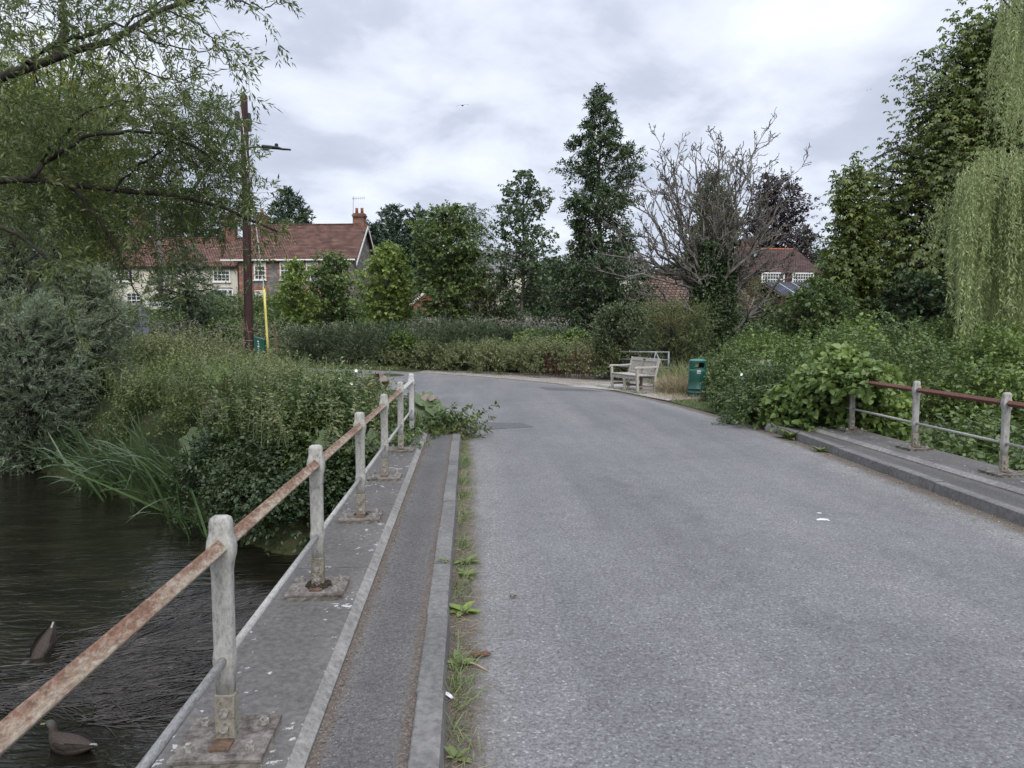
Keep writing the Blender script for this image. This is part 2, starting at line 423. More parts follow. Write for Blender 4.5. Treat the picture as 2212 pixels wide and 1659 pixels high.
L_conifer = leafmat('conifer_needles', (0.015, 0.028, 0.019), (0.036, 0.056, 0.034), (0.06, 0.08, 0.045), 0.1)
L_cedar = leafmat('cedar_needles', (0.030, 0.048, 0.026), (0.065, 0.088, 0.042), (0.11, 0.13, 0.07), 0.15)
L_bush = leafmat('round_bush_leaves', (0.026, 0.038, 0.018), (0.066, 0.084, 0.036), (0.11, 0.13, 0.06), 0.12)
L_purple = leafmat('copper_leaves', (0.016, 0.010, 0.014), (0.036, 0.022, 0.028), (0.055, 0.035, 0.038), 0.12)
L_chest = leafmat('chestnut_leaves', (0.034, 0.050, 0.016), (0.104, 0.128, 0.032), (0.21, 0.19, 0.05), 0.28, scale=0.55)
L_weep = leafmat('weeping_willow_leaves', (0.155, 0.195, 0.085), (0.265, 0.305, 0.145), (0.34, 0.37, 0.19), 0.42, scale=0.7)
L_hedge = leafmat('broom_sprays', (0.030, 0.045, 0.024), (0.058, 0.078, 0.040), (0.095, 0.11, 0.055), 0.12)
L_olive = leafmat('olive_sprays', (0.045, 0.058, 0.022), (0.085, 0.10, 0.035), (0.125, 0.135, 0.05), 0.15)
L_vine = leafmat('bindweed_leaves', (0.042, 0.070, 0.020), (0.125, 0.170, 0.045), (0.22, 0.26, 0.08), 0.32)
L_reed = leafmat('reed_blades', (0.020, 0.040, 0.016), (0.062, 0.095, 0.036), (0.15, 0.17, 0.09), 0.2, 0.32)
L_grass = leafmat('grass_blades', (0.055, 0.078, 0.030), (0.105, 0.125, 0.048), (0.20, 0.18, 0.09), 0.25)
L_straw = leafmat('dry_grass_blades', (0.11, 0.09, 0.05), (0.20, 0.165, 0.10), (0.30, 0.25, 0.16), 0.2)
L_dock = leafmat('dock_seed', (0.060, 0.032, 0.022), (0.115, 0.062, 0.042), (0.16, 0.09, 0.06), 0.1)
L_butter = leafmat('butterbur_leaf', (0.040, 0.060, 0.024), (0.080, 0.105, 0.046), None, 0.3, scale=2.5)
L_wither = leafmat('withered_leaf', (0.045, 0.035, 0.026), (0.14, 0.11, 0.085), None, 0.1, scale=7.0)
L_flower = leafmat('pale_flower_heads', (0.10, 0.085, 0.075), (0.19, 0.165, 0.15), (0.30, 0.27, 0.26), 0.2)
L_petal = leafmat('white_petal', (0.62, 0.62, 0.60), (0.75, 0.75, 0.73), None, 0.2)
L_ivy = leafmat('ivy_leaves', (0.018, 0.034, 0.014), (0.045, 0.070, 0.026), (0.085, 0.11, 0.04), 0.12)
L_rweed = leafmat('river_weed', (0.008, 0.007, 0.006), (0.030, 0.027, 0.023), (0.10, 0.092, 0.08), 0.0, 0.28, 3.0, 0.5)


# ------------------------------------------------------------------ mesh helpers
def put(name, me, mat, parent=None, loc=None, smooth=False):
    if mat is not None:
        me.materials.append(mat)
    if smooth:
        me.polygons.foreach_set('use_smooth', [True] * len(me.polygons))
    o = bpy.data.objects.new(name, me)
    COL.objects.link(o)
    if parent is not None:
        o.parent = parent
    if loc is not None:
        o.location = loc
    return o


def tag(o, label, cat=None, group=None, kind=None):
    o['label'] = label
    if cat:
        o['category'] = cat
    if group:
        o['group'] = group
    if kind:
        o['kind'] = kind
    return o


def empty(name, loc=(0, 0, 0), rz=0.0, label=None, cat=None, group=None):
    o = bpy.data.objects.new(name, None)
    o.empty_display_size = 0.2
    COL.objects.link(o)
    o.location = loc
    o.rotation_euler = (0, 0, rz)
    if label:
        tag(o, label, cat, group)
    return o


def copy_tree(o, parent=None):
    c = o.copy()
    COL.objects.link(c)
    c.parent = parent
    for ch in list(o.children):
        copy_tree(ch, c)
    return c


class MB:
    def __init__(s):
        s.v, s.f = [], []

    def add(s, vs, fs):
        b = len(s.v)
        s.v += [tuple(p) for p in vs]
        s.f += [tuple(i + b for i in f) for f in fs]
        return s

    def box(s, x0, x1, y0, y1, z0, z1):
        return s.add([(x0, y0, z0), (x1, y0, z0), (x1, y1, z0), (x0, y1, z0), (x0, y0, z1), (x1, y0, z1), (x1, y1, z1), (x0, y1, z1)],
                     [(3, 2, 1, 0), (4, 5, 6, 7), (0, 1, 5, 4), (1, 2, 6, 5), (2, 3, 7, 6), (3, 0, 4, 7)])

    def rings(s, rs, cap=True, closed=True):
        n = len(rs[0])
        vs = [p for r in rs for p in r]
        fs = []
        for i in range(len(rs) - 1):
            for j in range(n if closed else n - 1):
                k = (j + 1) % n
                fs.append((i * n + j, i * n + k, (i + 1) * n + k, (i + 1) * n + j))
        if cap:
            fs.append(tuple(range(n - 1, -1, -1)))
            fs.append(tuple((len(rs) - 1) * n + j for j in range(n)))
        return s.add(vs, fs)

    def tube(s, pts, rads, n=8, cap=True, flat=1.0, phase=0.0):
        pts = [Vector(p) for p in pts]
        if not hasattr(rads, '__len__'):
            rads = [rads] * len(pts)
        rs = []
        prev = None
        for i, p in enumerate(pts):
            t = (pts[min(i + 1, len(pts) - 1)] - pts[max(i - 1, 0)]).normalized()
            ref = prev if prev is not None else (Vector((0, 0, 1)) if abs(t.z) < 0.9 else Vector((1, 0, 0)))
            a = (ref - t * ref.dot(t)).normalized()
            prev = a
            b = t.cross(a)
            rs.append([p + (a * math.cos(phase + 2 * PI * j / n) + b * math.sin(phase + 2 * PI * j / n) * flat) * rads[i] for j in range(n)])
        return s.rings(rs, cap)

    def extrude(s, poly, axis, a0, a1):
        """poly: list of 2D points; axis 'x','y','z': the extrusion axis."""
        def P(u, w, a):
            return {'x': (a, u, w), 'y': (u, a, w), 'z': (u, w, a)}[axis]
        n = len(poly)
        vs = [P(u, w, a0) for u, w in poly] + [P(u, w, a1) for u, w in poly]
        fs = [(i, (i + 1) % n, n + (i + 1) % n, n + i) for i in range(n)]
        fs += [tuple(range(n - 1, -1, -1)), tuple(range(n, 2 * n))]
        return s.add(vs, fs)

    def xf(s, mtx):
        s.v = [tuple(mtx @ Vector(p)) for p in s.v]
        return s

    def build(s, name, mat, parent=None, loc=None, smooth=False, bevel=0.0):
        me = bpy.data.meshes.new(name)
        me.from_pydata(s.v, [], s.f)
        me.update()
        o = put(name, me, mat, parent, loc, smooth)
        bm_fix(me)
        if bevel:
            md = o.modifiers.new('bevel', 'BEVEL')
            md.width = bevel
            md.segments = 2
            md.limit_method = 'ANGLE'
        return o


import bmesh


def bm_fix(me):
    bm = bmesh.new()
    bm.from_mesh(me)
    bmesh.ops.recalc_face_normals(bm, faces=bm.faces)
    bm.to_mesh(me)
    bm.free()


def npmesh(name, parts):
    """parts: list of (V (n,3), F (m,k)) -> one mesh."""
    Vs, loops, starts, tot = [], [], [], []
    off = 0
    ls = 0
    for V, F in parts:
        if len(V) == 0:
            continue
        Vs.append(V)
        F = F + off
        off += len(V)
        loops.append(F.ravel())
        k = F.shape[1]
        starts.append(ls + np.arange(len(F)) * k)
        tot.append(np.full(len(F), k))
        ls += F.size
    V = np.concatenate(Vs).astype(np.float32)
    lp = np.concatenate(loops).astype(np.int32)
    st = np.concatenate(starts).astype(np.int32)
    tt = np.concatenate(tot).astype(np.int32)
    me = bpy.data.meshes.new(name)
    me.vertices.add(len(V))
    me.vertices.foreach_set('co', V.ravel())
    me.loops.add(len(lp))
    me.loops.foreach_set('vertex_index', lp)
    me.polygons.add(len(st))
    me.polygons.foreach_set('loop_start', st)
    me.polygons.foreach_set('loop_total', tt)
    me.update(calc_edges=True)
    return me


def nrm(a):
    return a / np.maximum(np.linalg.norm(a, axis=-1, keepdims=True), 1e-9)


def rnd_dir(n):
    return nrm(R.normal(size=(n, 3)))


def perp(D, bias=None):
    """A unit vector across each D; with bias, the leaf face looks along the bias (up)."""
    if bias is None:
        ref = rnd_dir(len(D))
    else:
        ref = nrm(np.asarray(bias) + 0.001)
    return nrm(np.cross(D, ref) + 1e-6)


def leaf4(P, D, S, L, W, fold=0.2, curl=0.1, mid=0.42):
    U = np.cross(S, D)
    L = np.broadcast_to(np.asarray(L, float).reshape(-1, 1), (len(P), 1))
    W = np.broadcast_to(np.asarray(W, float).reshape(-1, 1), (len(P), 1))
    V = np.stack([P, P + D * L * mid + S * W * .5 + U * W * fold, P + D * L - U * L * curl, P + D * L * mid - S * W * .5 + U * W * fold], 1)
    n = len(P)
    return V.reshape(-1, 3), np.arange(n * 4).reshape(n, 4)


def leaf6(P, D, S, L, W, fold=0.2, curl=0.12):
    U = np.cross(S, D)
    L = np.broadcast_to(np.asarray(L, float).reshape(-1, 1), (len(P), 1))
    W = np.broadcast_to(np.asarray(W, float).reshape(-1, 1), (len(P), 1))
    a = D * L * .28 + U * W * fold
    b = D * L * .66 + U * (W * fold * .7 - L * curl * .4)
    V = np.stack([P, P + a + S * W * .5, P + b + S * W * .36, P + D * L - U * L * curl, P + b - S * W * .36, P + a - S * W * .5], 1)
    n = len(P)
    i = np.arange(n)[:, None] * 6
    F = np.concatenate([i + np.array([0, 1, 2, 3]), i + np.array([0, 3, 4, 5])], 0)
    return V.reshape(-1, 3), F


def tubes(P, Rd, sides=3):
    """P (n,k,3), Rd (n,k)"""
    n, k, _ = P.shape
    T = nrm(np.gradient(P, axis=1))
    ref = np.broadcast_to(np.array([0.31, 0.17, 0.93]), T.shape).copy()
    bad = np.abs((T * nrm(ref)).sum(-1)) > 0.92
    ref[bad] = [0.9, 0.3, 0.1]
    S = nrm(np.cross(T, ref))
    B = np.cross(T, S)
    a = np.arange(sides) * 2 * PI / sides
    ring = P[:, :, None] + Rd[:, :, None, None] * (np.cos(a)[None, None, :, None] * S[:, :, None] + np.sin(a)[None, None, :, None] * B[:, :, None])
    V = ring.reshape(-1, 3)
    idx = np.arange(n * k * sides).reshape(n, k, sides)
    nx = np.roll(idx, -1, axis=2)
    F = np.stack([idx[:, :-1], nx[:, :-1], nx[:, 1:], idx[:, 1:]], -1).reshape(-1, 4)
    return V, F


def sprigs(P, D, ln, nleaf, L, W, ang=0.9, droop=0.15, upface=0.6, stem=0.0, kind=4, start=0.1, fold=0.2):
    """Leafy sprays: leaves set along a short stem from P in direction D."""
    n = len(P)
    ln = np.broadcast_to(np.asarray(ln, float), (n,))
    s = start + (1 - start) * (np.arange(nleaf) + 0.5) / nleaf
    s = s[None, :] + R.normal(size=(n, nleaf)) * 0.25 / nleaf
    g = np.array([0, 0, -1.0])
    base = P[:, None] + D[:, None] * (ln[:, None] * s)[..., None] + g * (droop * ln[:, None] * s ** 2)[..., None]
    side = perp(D)
    oth = np.cross(D, side)
    az = np.arange(nleaf) * 2.4 + R.uniform(0, 6.28, (n, 1)) + R.normal(size=(n, nleaf)) * 0.4
    out = np.cos(az)[..., None] * side[:, None] + np.sin(az)[..., None] * oth[:, None]
    LD = nrm(D[:, None] * math.cos(ang) + out * math.sin(ang) + g * droop + R.normal(size=(n, nleaf, 3)) * 0.22)
    Pb, LDf = base.reshape(-1, 3), LD.reshape(-1, 3)
    bias = np.array([0, 0, 1.0]) * upface + R.normal(size=Pb.shape) * (1.15 - upface) * 0.6
    S = perp(LDf, bias)
    sc = R.uniform(0.65, 1.2, len(Pb)) * np.repeat(R.uniform(0.75, 1.2, n), nleaf)
    out = [(leaf6 if kind == 6 else leaf4)(Pb, LDf, S, L * sc, W * sc, fold)]
    if stem:
        ks = np.array([0, .5, 1.0])
        SP = P[:, None] + D[:, None] * (ln[:, None] * ks)[..., None] + g * (droop * ln[:, None] * ks ** 2)[..., None]
        out.append(tubes(SP, np.broadcast_to(np.array([1, .7, .35]) * stem, (n, 3)), 3))
    return out


def palmate(P, N, size):
    """Hand-shaped compound leaves: five leaflets spreading from one point."""
    n = len(P)
    a = perp(N)
    b = np.cross(N, a)
    parts = []
    rot = R.uniform(0, 6.28, n)
    for k, q in enumerate((-1.9, -0.95, 0.0, 0.95, 1.9)):
        th = rot + q
        D = nrm(np.cos(th)[:, None] * a + np.sin(th)[:, None] * b - N * 0.12 + np.array([0, 0, -0.35]))
        L = size * (1.0 - 0.13 * abs(q))
        S = perp(D, N)
        parts.append(leaf4(P, D, S, L, L * 0.42, 0.15, 0.15, 0.62))
    return parts


def blades(P, D, L, W, bend, segs=4, bdir=None, twist=0.0):
    """Grass or reed blades that arch over: P (n,3), D (n,3)."""
    n = len(P)
    L = np.broadcast_to(np.asarray(L, float), (n,))
    W = np.broadcast_to(np.asarray(W, float), (n,))
    bend = np.broadcast_to(np.asarray(bend, float), (n,))
    if bdir is None:
        bdir = nrm(D * np.array([1, 1, 0]) + R.normal(size=(n, 3)) * np.array([.3, .3, 0]))
    S = nrm(np.cross(D, bdir) + R.normal(size=(n, 3)) * 0.15)
    s = np.linspace(0, 1, segs + 1)
    c = P[:, None] + D[:, None] * (L[:, None] * (s - 0.15 * bend[:, None] * s ** 3))[..., None] \
        + bdir[:, None] * (L * bend)[:, None, None] * (s ** 2 * 0.55)[None, :, None] \
        + np.array([0, 0, -1.0]) * (L * bend)[:, None, None] * (s ** 3 * 0.5)[None, :, None]
    w = W[:, None] * np.array([0.8, 1.0, 0.9, 0.62, 0.06, 0.02])[np.round(np.linspace(0, 4, segs + 1)).astype(int)] * 0.5
    V = np.stack([c - S[:, None] * w[..., None], c + S[:, None] * w[..., None]], 2).reshape(-1, 3)
    idx = np.arange(n * (segs + 1) * 2).reshape(n, segs + 1, 2)
    F = np.stack([idx[:, :-1, 0], idx[:, :-1, 1], idx[:, 1:, 1], idx[:, 1:, 0]], -1).reshape(-1, 4)
    return V, F


def leafobj(name, parts, mat, parent=None):
    return put(name, npmesh(name, parts), mat, parent)


# ------------------------------------------------------------------ terrain
WATER_Z = -1.55
FX = [-60, -25, -12.3, -9.6, -5.1, -2.8, -1.2, 6.2, 9, 16, 60]
FY = [60, 32, 20.6, 17.3, 13.3, 10.9, 10.8, 10.8, 11.5, 13, 20]
NX = [-60, -25, -12, -9, -6.5, -4.6, -3.4, -1.5, 6, 14, 60]
NY = [45, 26, 16.2, 11.4, 7.2, 4.2, 1.8, -6, -6, -2, 4]


def smooth(a, b, x):
    t = np.clip((x - a) / (b - a), 0, 1)
    return t * t * (3 - 2 * t)


def ground_h(x, y):
    x = np.asarray(x, float)
    y = np.asarray(y, float)
    s = np.minimum(y - np.interp(x, NX, NY), np.interp(x, FX, FY) - y)
    inside = -1.35 - 1.0 * smooth(0, 1.0, s)
    soft = np.where((x > -1.3) & (x < 6.3), 0.25, 2.2)
    outside = -1.35 + 1.33 * smooth(0, 1, -s / soft)
    h = np.where(s > 0, inside, outside)
    lump = 0.06 * np.sin(x * 1.7 + 0.6 * y) * np.sin(y * 1.3 - 0.4 * x)
    off = np.where((x > -2) & (x < 8) & (y < 34), 0.0, 1.0)
    h = h + np.where(s > 0, 0, lump * off)
    h = h + 2.1 * smooth(36, 54, y) + 4.0 * smooth(70, 260, y)
    return h


xs = np.unique(np.concatenate([np.linspace(-500, -40, 18), np.linspace(-40, -14, 40), np.linspace(-14, 16, 91), np.linspace(16, 40, 30), np.linspace(40, 500, 18)]))
ys = np.unique(np.concatenate([np.linspace(-60, -8, 10), np.linspace(-8, 36, 130), np.linspace(36, 90, 40), np.linspace(90, 900, 22)]))
GX, GY = np.meshgrid(xs, ys)
GZ = ground_h(GX, GY)
V = np.stack([GX, GY, GZ], -1).reshape(-1, 3)
ii = np.arange(len(xs) * len(ys)).reshape(len(ys), len(xs))
Fq = np.stack([ii[:-1, :-1], ii[:-1, 1:], ii[1:, 1:], ii[1:, :-1]], -1).reshape(-1, 4)
g = put('ground', npmesh('ground', [(V, Fq)]), M_ground, smooth=True)
tag(g, 'rough grassy ground beside the road and river', kind='structure')

# river surface: a strip between the banks
wx = np.linspace(-45, 40, 60)
Vw = np.concatenate([np.stack([wx, np.interp(wx, NX, NY) - 1.2, np.full(60, WATER_Z)], 1), np.stack([wx, np.interp(wx, FX, FY) + 1.2, np.full(60, WATER_Z)], 1)])
Fw = np.stack([np.arange(59), np.arange(1, 60), np.arange(61, 120), np.arange(60, 119)], 1)
o = put('river_water', npmesh('river_water', [(Vw, Fw)]), M_water)
tag(o, 'dark rippled shallow river flowing under the bridge', kind='structure')


def strip(name, left, right, z, mat, label, cols=41, rows=90, kind='structure', edges=True):
    """A road or path as a sheet between two polylines; stores the distance to its edge."""
    def samp(pl, n):
        pl = np.asarray(pl, float)
        d = np.concatenate([[0], np.cumsum(np.linalg.norm(np.diff(pl, axis=0), axis=1))])
        # smooth the corners
        t = np.linspace(0, d[-1], n)
        p = np.stack([np.interp(t, d, pl[:, 0]), np.interp(t, d, pl[:, 1])], 1)
        for _ in range(6):
            p[1:-1] = (p[:-2] + 2 * p[1:-1] + p[2:]) / 4
        return p
    a, b = samp(left, rows), samp(right, rows)
    u = np.linspace(-1, 1, cols)
    u = (np.sign(u) * (1 - (1 - np.abs(u)) ** 1.5) + 1) / 2
    P = a[:, None] * (1 - u)[None, :, None] + b[:, None] * u[None, :, None]
    wd = np.linalg.norm(b - a, axis=1)[:, None]
    e = np.minimum(u[None, :], 1 - u[None, :]) * wd
    V = np.concatenate([P.reshape(-1, 2), np.full((rows * cols, 1), z)], 1)
    ii = np.arange(rows * cols).reshape(rows, cols)
    F = np.stack([ii[:-1, :-1], ii[:-1, 1:], ii[1:, 1:], ii[1:, :-1]], -1).reshape(-1, 4)
    me = npmesh(name, [(V, F)])
    at_ = me.attributes.new('edge', 'FLOAT', 'POINT')
    at_.data.foreach_set('value', e.ravel().astype(np.float32))
    o = put(name, me, mat)
    return tag(o, label, kind=kind)


RL = [(-0.13, -9), (-0.13, 0), (-0.13, 6), (-0.13, 11.6), (-0.35, 14), (-1.3, 18), (-3.8, 22.5), (-9, 26.8), (-15, 29), (-26, 31), (-45, 33)]
RR = [(4.70, -9), (4.76, 0), (4.88, 6), (5.12, 12), (5.0, 14.2), (4.62, 17.3), (3.8, 21.0), (1.0, 25.4), (-3.0, 29.6), (-9, 32.8), (-16, 34.6), (-27, 36.6), (-45, 38.6)]
strip('road', RL, RR, 0.0, M_road, 'grey asphalt lane bending left beyond the bridge')
strip('pavement', [(-0.62, -6), (-0.62, 5), (-0.62, 12.0)], [(-0.235, -6), (-0.235, 5), (-0.235, 12.0)], 0.095, M_path, 'narrow tarmac footway between coping and kerb, left of the road', 25, 60)
strip('pavement', [(4.85, -4), (5.01, 6), (5.25, 11.9)], [(5.47, -4), (5.47, 6), (5.47, 12.0)], 0.095, M_path, 'narrow tarmac footway on the far side of the road', 25, 60)
strip('gravel', [(4.75, 17.2), (3.9, 20.7), (0.9, 25.2), (-2.2, 28.6)], [(7.4, 18.2), (8.0, 21.6), (4.5, 27.0), (-1.6, 29.9)], -0.004 + 0.002, M_gravel, 'pale worn gravel pull-in beside the bench', 21, 40)
strip('concrete_pad', [(2.9, 21.6), (4.55, 19.3)], [(5.9, 22.6), (5.95, 19.7)], 0.006, M_slab, 'pale concrete pad under the bench', 9, 9)
strip('tarmac_patch', [(-0.05, 12.35), (-0.22, 13.5)], [(1.15, 12.75), (1.0, 13.3)], 0.004, M_patch, 'darker repaired strip of tarmac by the end of the left kerb', 9, 9)
strip('tarmac_patch', [(2.2, 20.2), (2.0, 21.3)], [(3.7, 19.6), (3.2, 20.6)], 0.004, M_patch, 'darker square of tarmac in front of the bench', 9, 9)

# splashes of white paint on the road
for k, (px, py, rr) in enumerate([(1776, 1122, .055), (1770, 1108, .03), (1790, 1124, .02)]):
    p = atz(px, py, 0.004)
    mb = MB()
    n = 14
    mb.add([(p.x + rr * (1.5 if k == 0 else 1) * math.cos(a) * random.uniform(.5, 1.1), p.y + rr * 0.9 * math.sin(a) * random.uniform(.5, 1.1), 0.004) for a in [2 * PI * i / n for i in range(n)]], [tuple(range(n))])
    tag(mb.build('paint_splash', M_sticker), ['largest white paint splash on the middle of the road', 'smaller white paint spot just beyond the big splash', 'tiny white paint fleck beside the big splash'][k], kind='structure')


# kerbs
def kerb(name, label, x_of, y0, y1, sign, lens):
    mb = MB()
    y = y0
    i = 0
    while y < y1:
        L = lens[i % len(lens)]
        ye = min(y + L, y1)
        dz = random.uniform(-.007, .006)
        rs = []
        prof = [(0, -.15), (0, .104), (.006, .110), (.100, .112), (.118, .104), (.138, -.05), (.138, -.15)]
        jx = random.uniform(-.005, .005)
        for yy in (y + 0.006, ye - 0.006):
            x0 = x_of(yy) + jx + random.uniform(-.003, .003)
            rs.append([(x0 + sign * u, yy, w + dz * (w > 0)) for u, w in prof])
        mb.rings(rs)
        y = ye
        i += 1
    o = mb.build(name, M_kerb)
    return tag(o, label, kind='structure')


kerb('kerb', 'worn concrete kerb edging the left footway, weeds at its foot', lambda y: -0.238, -5.0, 11.55, 1, [0.915, 0.915, 0.915, 0.915])
kerb('kerb', 'long concrete kerb edging the footway on the right of the road', lambda y: np.interp(y, [-4, 6, 12], [4.86, 5.02, 5.26]), -4.0, 11.9, -1, [0.915, 1.3, 1.6])
mb = MB()
mb.tube([(5.10, 11.95, -.05), (5.10, 12.0, .06), (5.12, 12.05, .10)], [.13, .12, .06], 10)
tag(mb.build('kerb', M_kerb, smooth=True), 'short rounded stone ending the right kerb', kind='structure')

# ------------------------------------------------------------------ bridge
br = empty('bridge', (0, 0, 0), 0, 'low concrete road bridge with flat coping slabs over the dark river', 'bridge')
for sx, x0, x1, lab in ((1, -1.18, -0.622, 'coping slabs under the left railing'), (-1, 5.474, 6.16, 'coping slabs under the right railing')):
    mb, me_ = MB(), MB()
    for ya, yb in ((-6, -0.1), (-0.1, 4.9), (4.9, 9.9), (9.9, 12.1)):
        a, b = ya + .004, yb - .004
        if sx > 0:
            mb.extrude([(x0, -.12), (x1 - .055, -.12), (x1 - .055, .142), (x0 + .01, .142)], 'y', a, b)
            me_.extrude([(x1 - .0545, -.12), (x1, -.12), (x1, .105), (x1 - .0545, .1415)], 'y', a, b)
        else:
            mb.extrude([(x0 + .065, -.12), (x1, -.12), (x1 - .01, .142), (x0 + .065, .142)], 'y', a, b)
            me_.extrude([(x0, -.12), (x0 + .0645, -.12), (x0 + .0645, .1415), (x0, .105)], 'y', a, b)
    c = mb.build('coping', M_cope, br)
    c['label'] = lab
    me_.build('coping_edge', M_copeedge, c)
MB().box(-1.05, 6.05, -6, 11.2, -.62, -.125).build('deck', M_wallc, br)
MB().box(-1.05, 6.05, 11.0, 12.0, -2.6, -.63).build('abutment', M_wallc, br)
MB().box(-1.14, -1.052, -6, 12.0, -.75, -.122).box(6.052, 6.14, -6, 12.0, -.75, -.122).build('side_wall', M_wallc, br)


# ------------------------------------------------------------------ railings
def post_mesh():
    """Old cast post: flat shaft, a bulge where each rail passes through, rounded top."""
    prof = [(.19, .034, .024), (.30, .036, .025), (.325, .041, .030), (.347, .043, .032), (.37, .041, .030), (.395, .038, .026), (.70, .039, .028), (.735, .043, .032), (.765, .051, .037),
            (.795, .053, .039), (.822, .050, .036), (.845, .043, .031), (.865, .041, .029), (.895, .041, .029), (.910, .036, .025), (.917, .024, .016), (.919, .006, .004)]
    rs = []
    for z, a, b in prof:
        z *= .985
        ring = []
        for j in range(20):
            t = 2 * PI * j / 20
            ca, sa = math.cos(t), math.sin(t)
            ring.append((a * math.copysign(abs(ca) ** .45, ca), b * math.copysign(abs(sa) ** .45, sa), z))
        rs.append(ring)
    return MB().rings(rs)


def hexbolt(mb, x, y, z, r=.014, h=.012, axis='z', stud=True):
    q = [(r * math.cos(PI / 3 * i + .3), r * math.sin(PI / 3 * i + .3)) for i in range(6)]
    if axis == 'z':
        mb.extrude([(x + u, y + w) for u, w in q], 'z', z, z + h)
        if stud:
            mb.tube([(x, y, z + h), (x, y, z + h + .010)], r * .55, 8)
    else:
        mb.extrude([(x + u, z + w) for u, w in q], 'y', y - h, y)


def make_post(parent, y, x, zc, base=True, mat=None, moss=0.0, plain=False):
    p = post_mesh().xf(Matrix.Translation((x, y, zc))).build('post', mat or M_post, parent, smooth=True)
    if not base:
        MB().box(x - .033, x + .033, y - .022, y + .022, zc - .05, zc + .195).build('post_foot', M_post, p)
        return p
    MB().extrude([(x - .036, zc + .012), (x + .036, zc + .012), (x + .038, zc + .212), (x - .038, zc + .212)], 'y', y - .029, y + .029).build('post_foot', M_postlow, p, bevel=.004)
    MB().extrude([(x - .17, y - .16), (x + .17, y - .16), (x + .17, y + .16), (x - .17, y + .16)], 'z', zc + .018, zc + .032).build('base_plate', M_plate, p, bevel=.002)
    mb = MB()
    n = 36
    ring = []
    for zz, k in ((zc - .002, 1.0), (zc + .0175, .965)):
        ring.append([])
        for j in range(n):
            t = 2 * PI * j / n
            a, b = math.cos(t), math.sin(t)
            s_ = 1 / max(abs(a), abs(b)) * (.172 + .010 * math.sin(j * 2.7 + y * 5) * (k == 1.0)) * k
            ring[-1].append((x + a * s_, y + b * s_, zz))
    mb.rings(ring).build('mortar_bed', M_mortar, p)
    for u in (-.115, .115):
        for w in (-.09, .09):
            mb = MB()
            hexbolt(mb, x + u, y + w, zc + .032, .019, .018)
            mb.build('bolt', M_bolt, p)
    for zb in (.085, .145):
        mb = MB()
        hexbolt(mb, x, y - .0295, zc + zb, .018, .014, 'y')
        mb.build('bolt', M_bolt, p)
    MB().box(x - .036, x + .036, y - .105, y - .0295, zc + .032, zc + .042).build('lug', M_rustlug, p)
    if moss:
        mm = MB()
        for k in range(70):
            a = random.uniform(0, 6.28)
            rr = random.uniform(.036, .066) * moss ** .4
            h = random.uniform(.008, .03) * moss
            cx, cy = x + math.cos(a) * rr, y + math.sin(a) * rr
            mm.tube([(cx, cy, zc + .030), (cx, cy, zc + .032 + h * .6), (cx, cy, zc + .032 + h)], [.016, .014, .005], 7)
        mm.build('moss_cushion', M_moss, p, smooth=True)
    return p


def make_railing(name, label, xf, ys_, segs, rows):
    t = empty(name, (0, 0, 0), 0, label, 'railing')
    for args in ys_:
        make_post(t, args[0], xf(args[0]), .142, *args[1:])
    for ya, yb, mat in segs:                      # top rail: square bar set on its corner
        MB().tube([(xf(ya), ya, .142 + .785), (xf((ya + yb) / 2), (ya + yb) / 2, .142 + .786), (xf(yb), yb, .142 + .785)], .036, 4, True).build('top_rail', mat, t, bevel=.006)
    for ya, yb in rows:
        MB().tube([(xf(ya), ya, .142 + .347), (xf((ya + yb) / 2), (ya + yb) / 2, .142 + .3465), (xf(yb), yb, .142 + .347)], .0165, 12).build('lower_rail', M_raill, t, smooth=True)
    return t


PY = [1.12, 2.80, 4.47, 6.18, 7.84, 9.56, 11.22]
lr = make_railing('railing', 'white posts with flaking rusty rail along the river on the left of the road', lambda y: -.936 + .0095 * (y - 2.8),
                  [(PY[0],), (PY[1],), (PY[2], True, None, 1.0), (PY[3], True, None, .5), (PY[4],), (PY[5],), (PY[6], False, M_railw)],
                  [(-3.0, PY[0], M_railr), (PY[0] + .004, PY[1], M_railr), (PY[1] + .004, PY[2], M_railr), (PY[2] + .004, PY[3], M_railr), (PY[3] + .004, PY[4], M_railr), (PY[4] + .004, PY[5], M_railr), (PY[5] + .004, PY[6], M_railw)],
                  [(-3.0, PY[1]), (PY[1] + .004, PY[2]), (PY[2] + .004, PY[3]), (PY[3] + .004, PY[4]), (PY[4] + .004, PY[5]), (PY[5] + .004, PY[6])])
MB().box(-.85, -.815, 11.30, 11.34, .02, .98).build('end_stay', M_galv, lr, bevel=.004)
make_railing('railing', 'white posts with a red-rusted rail on the right, half buried in bindweed', lambda y: 5.845 + .026 * (y - 7.62),
             [(4.27,), (5.95,), (7.62,), (9.30,), (10.98,)],
             [(1.0, 7.62, M_railrr), (7.624, 9.30, M_railrr), (9.304, 12.0, M_railrr)], [(1.0, 7.62), (7.624, 9.30), (9.304, 12.0)])

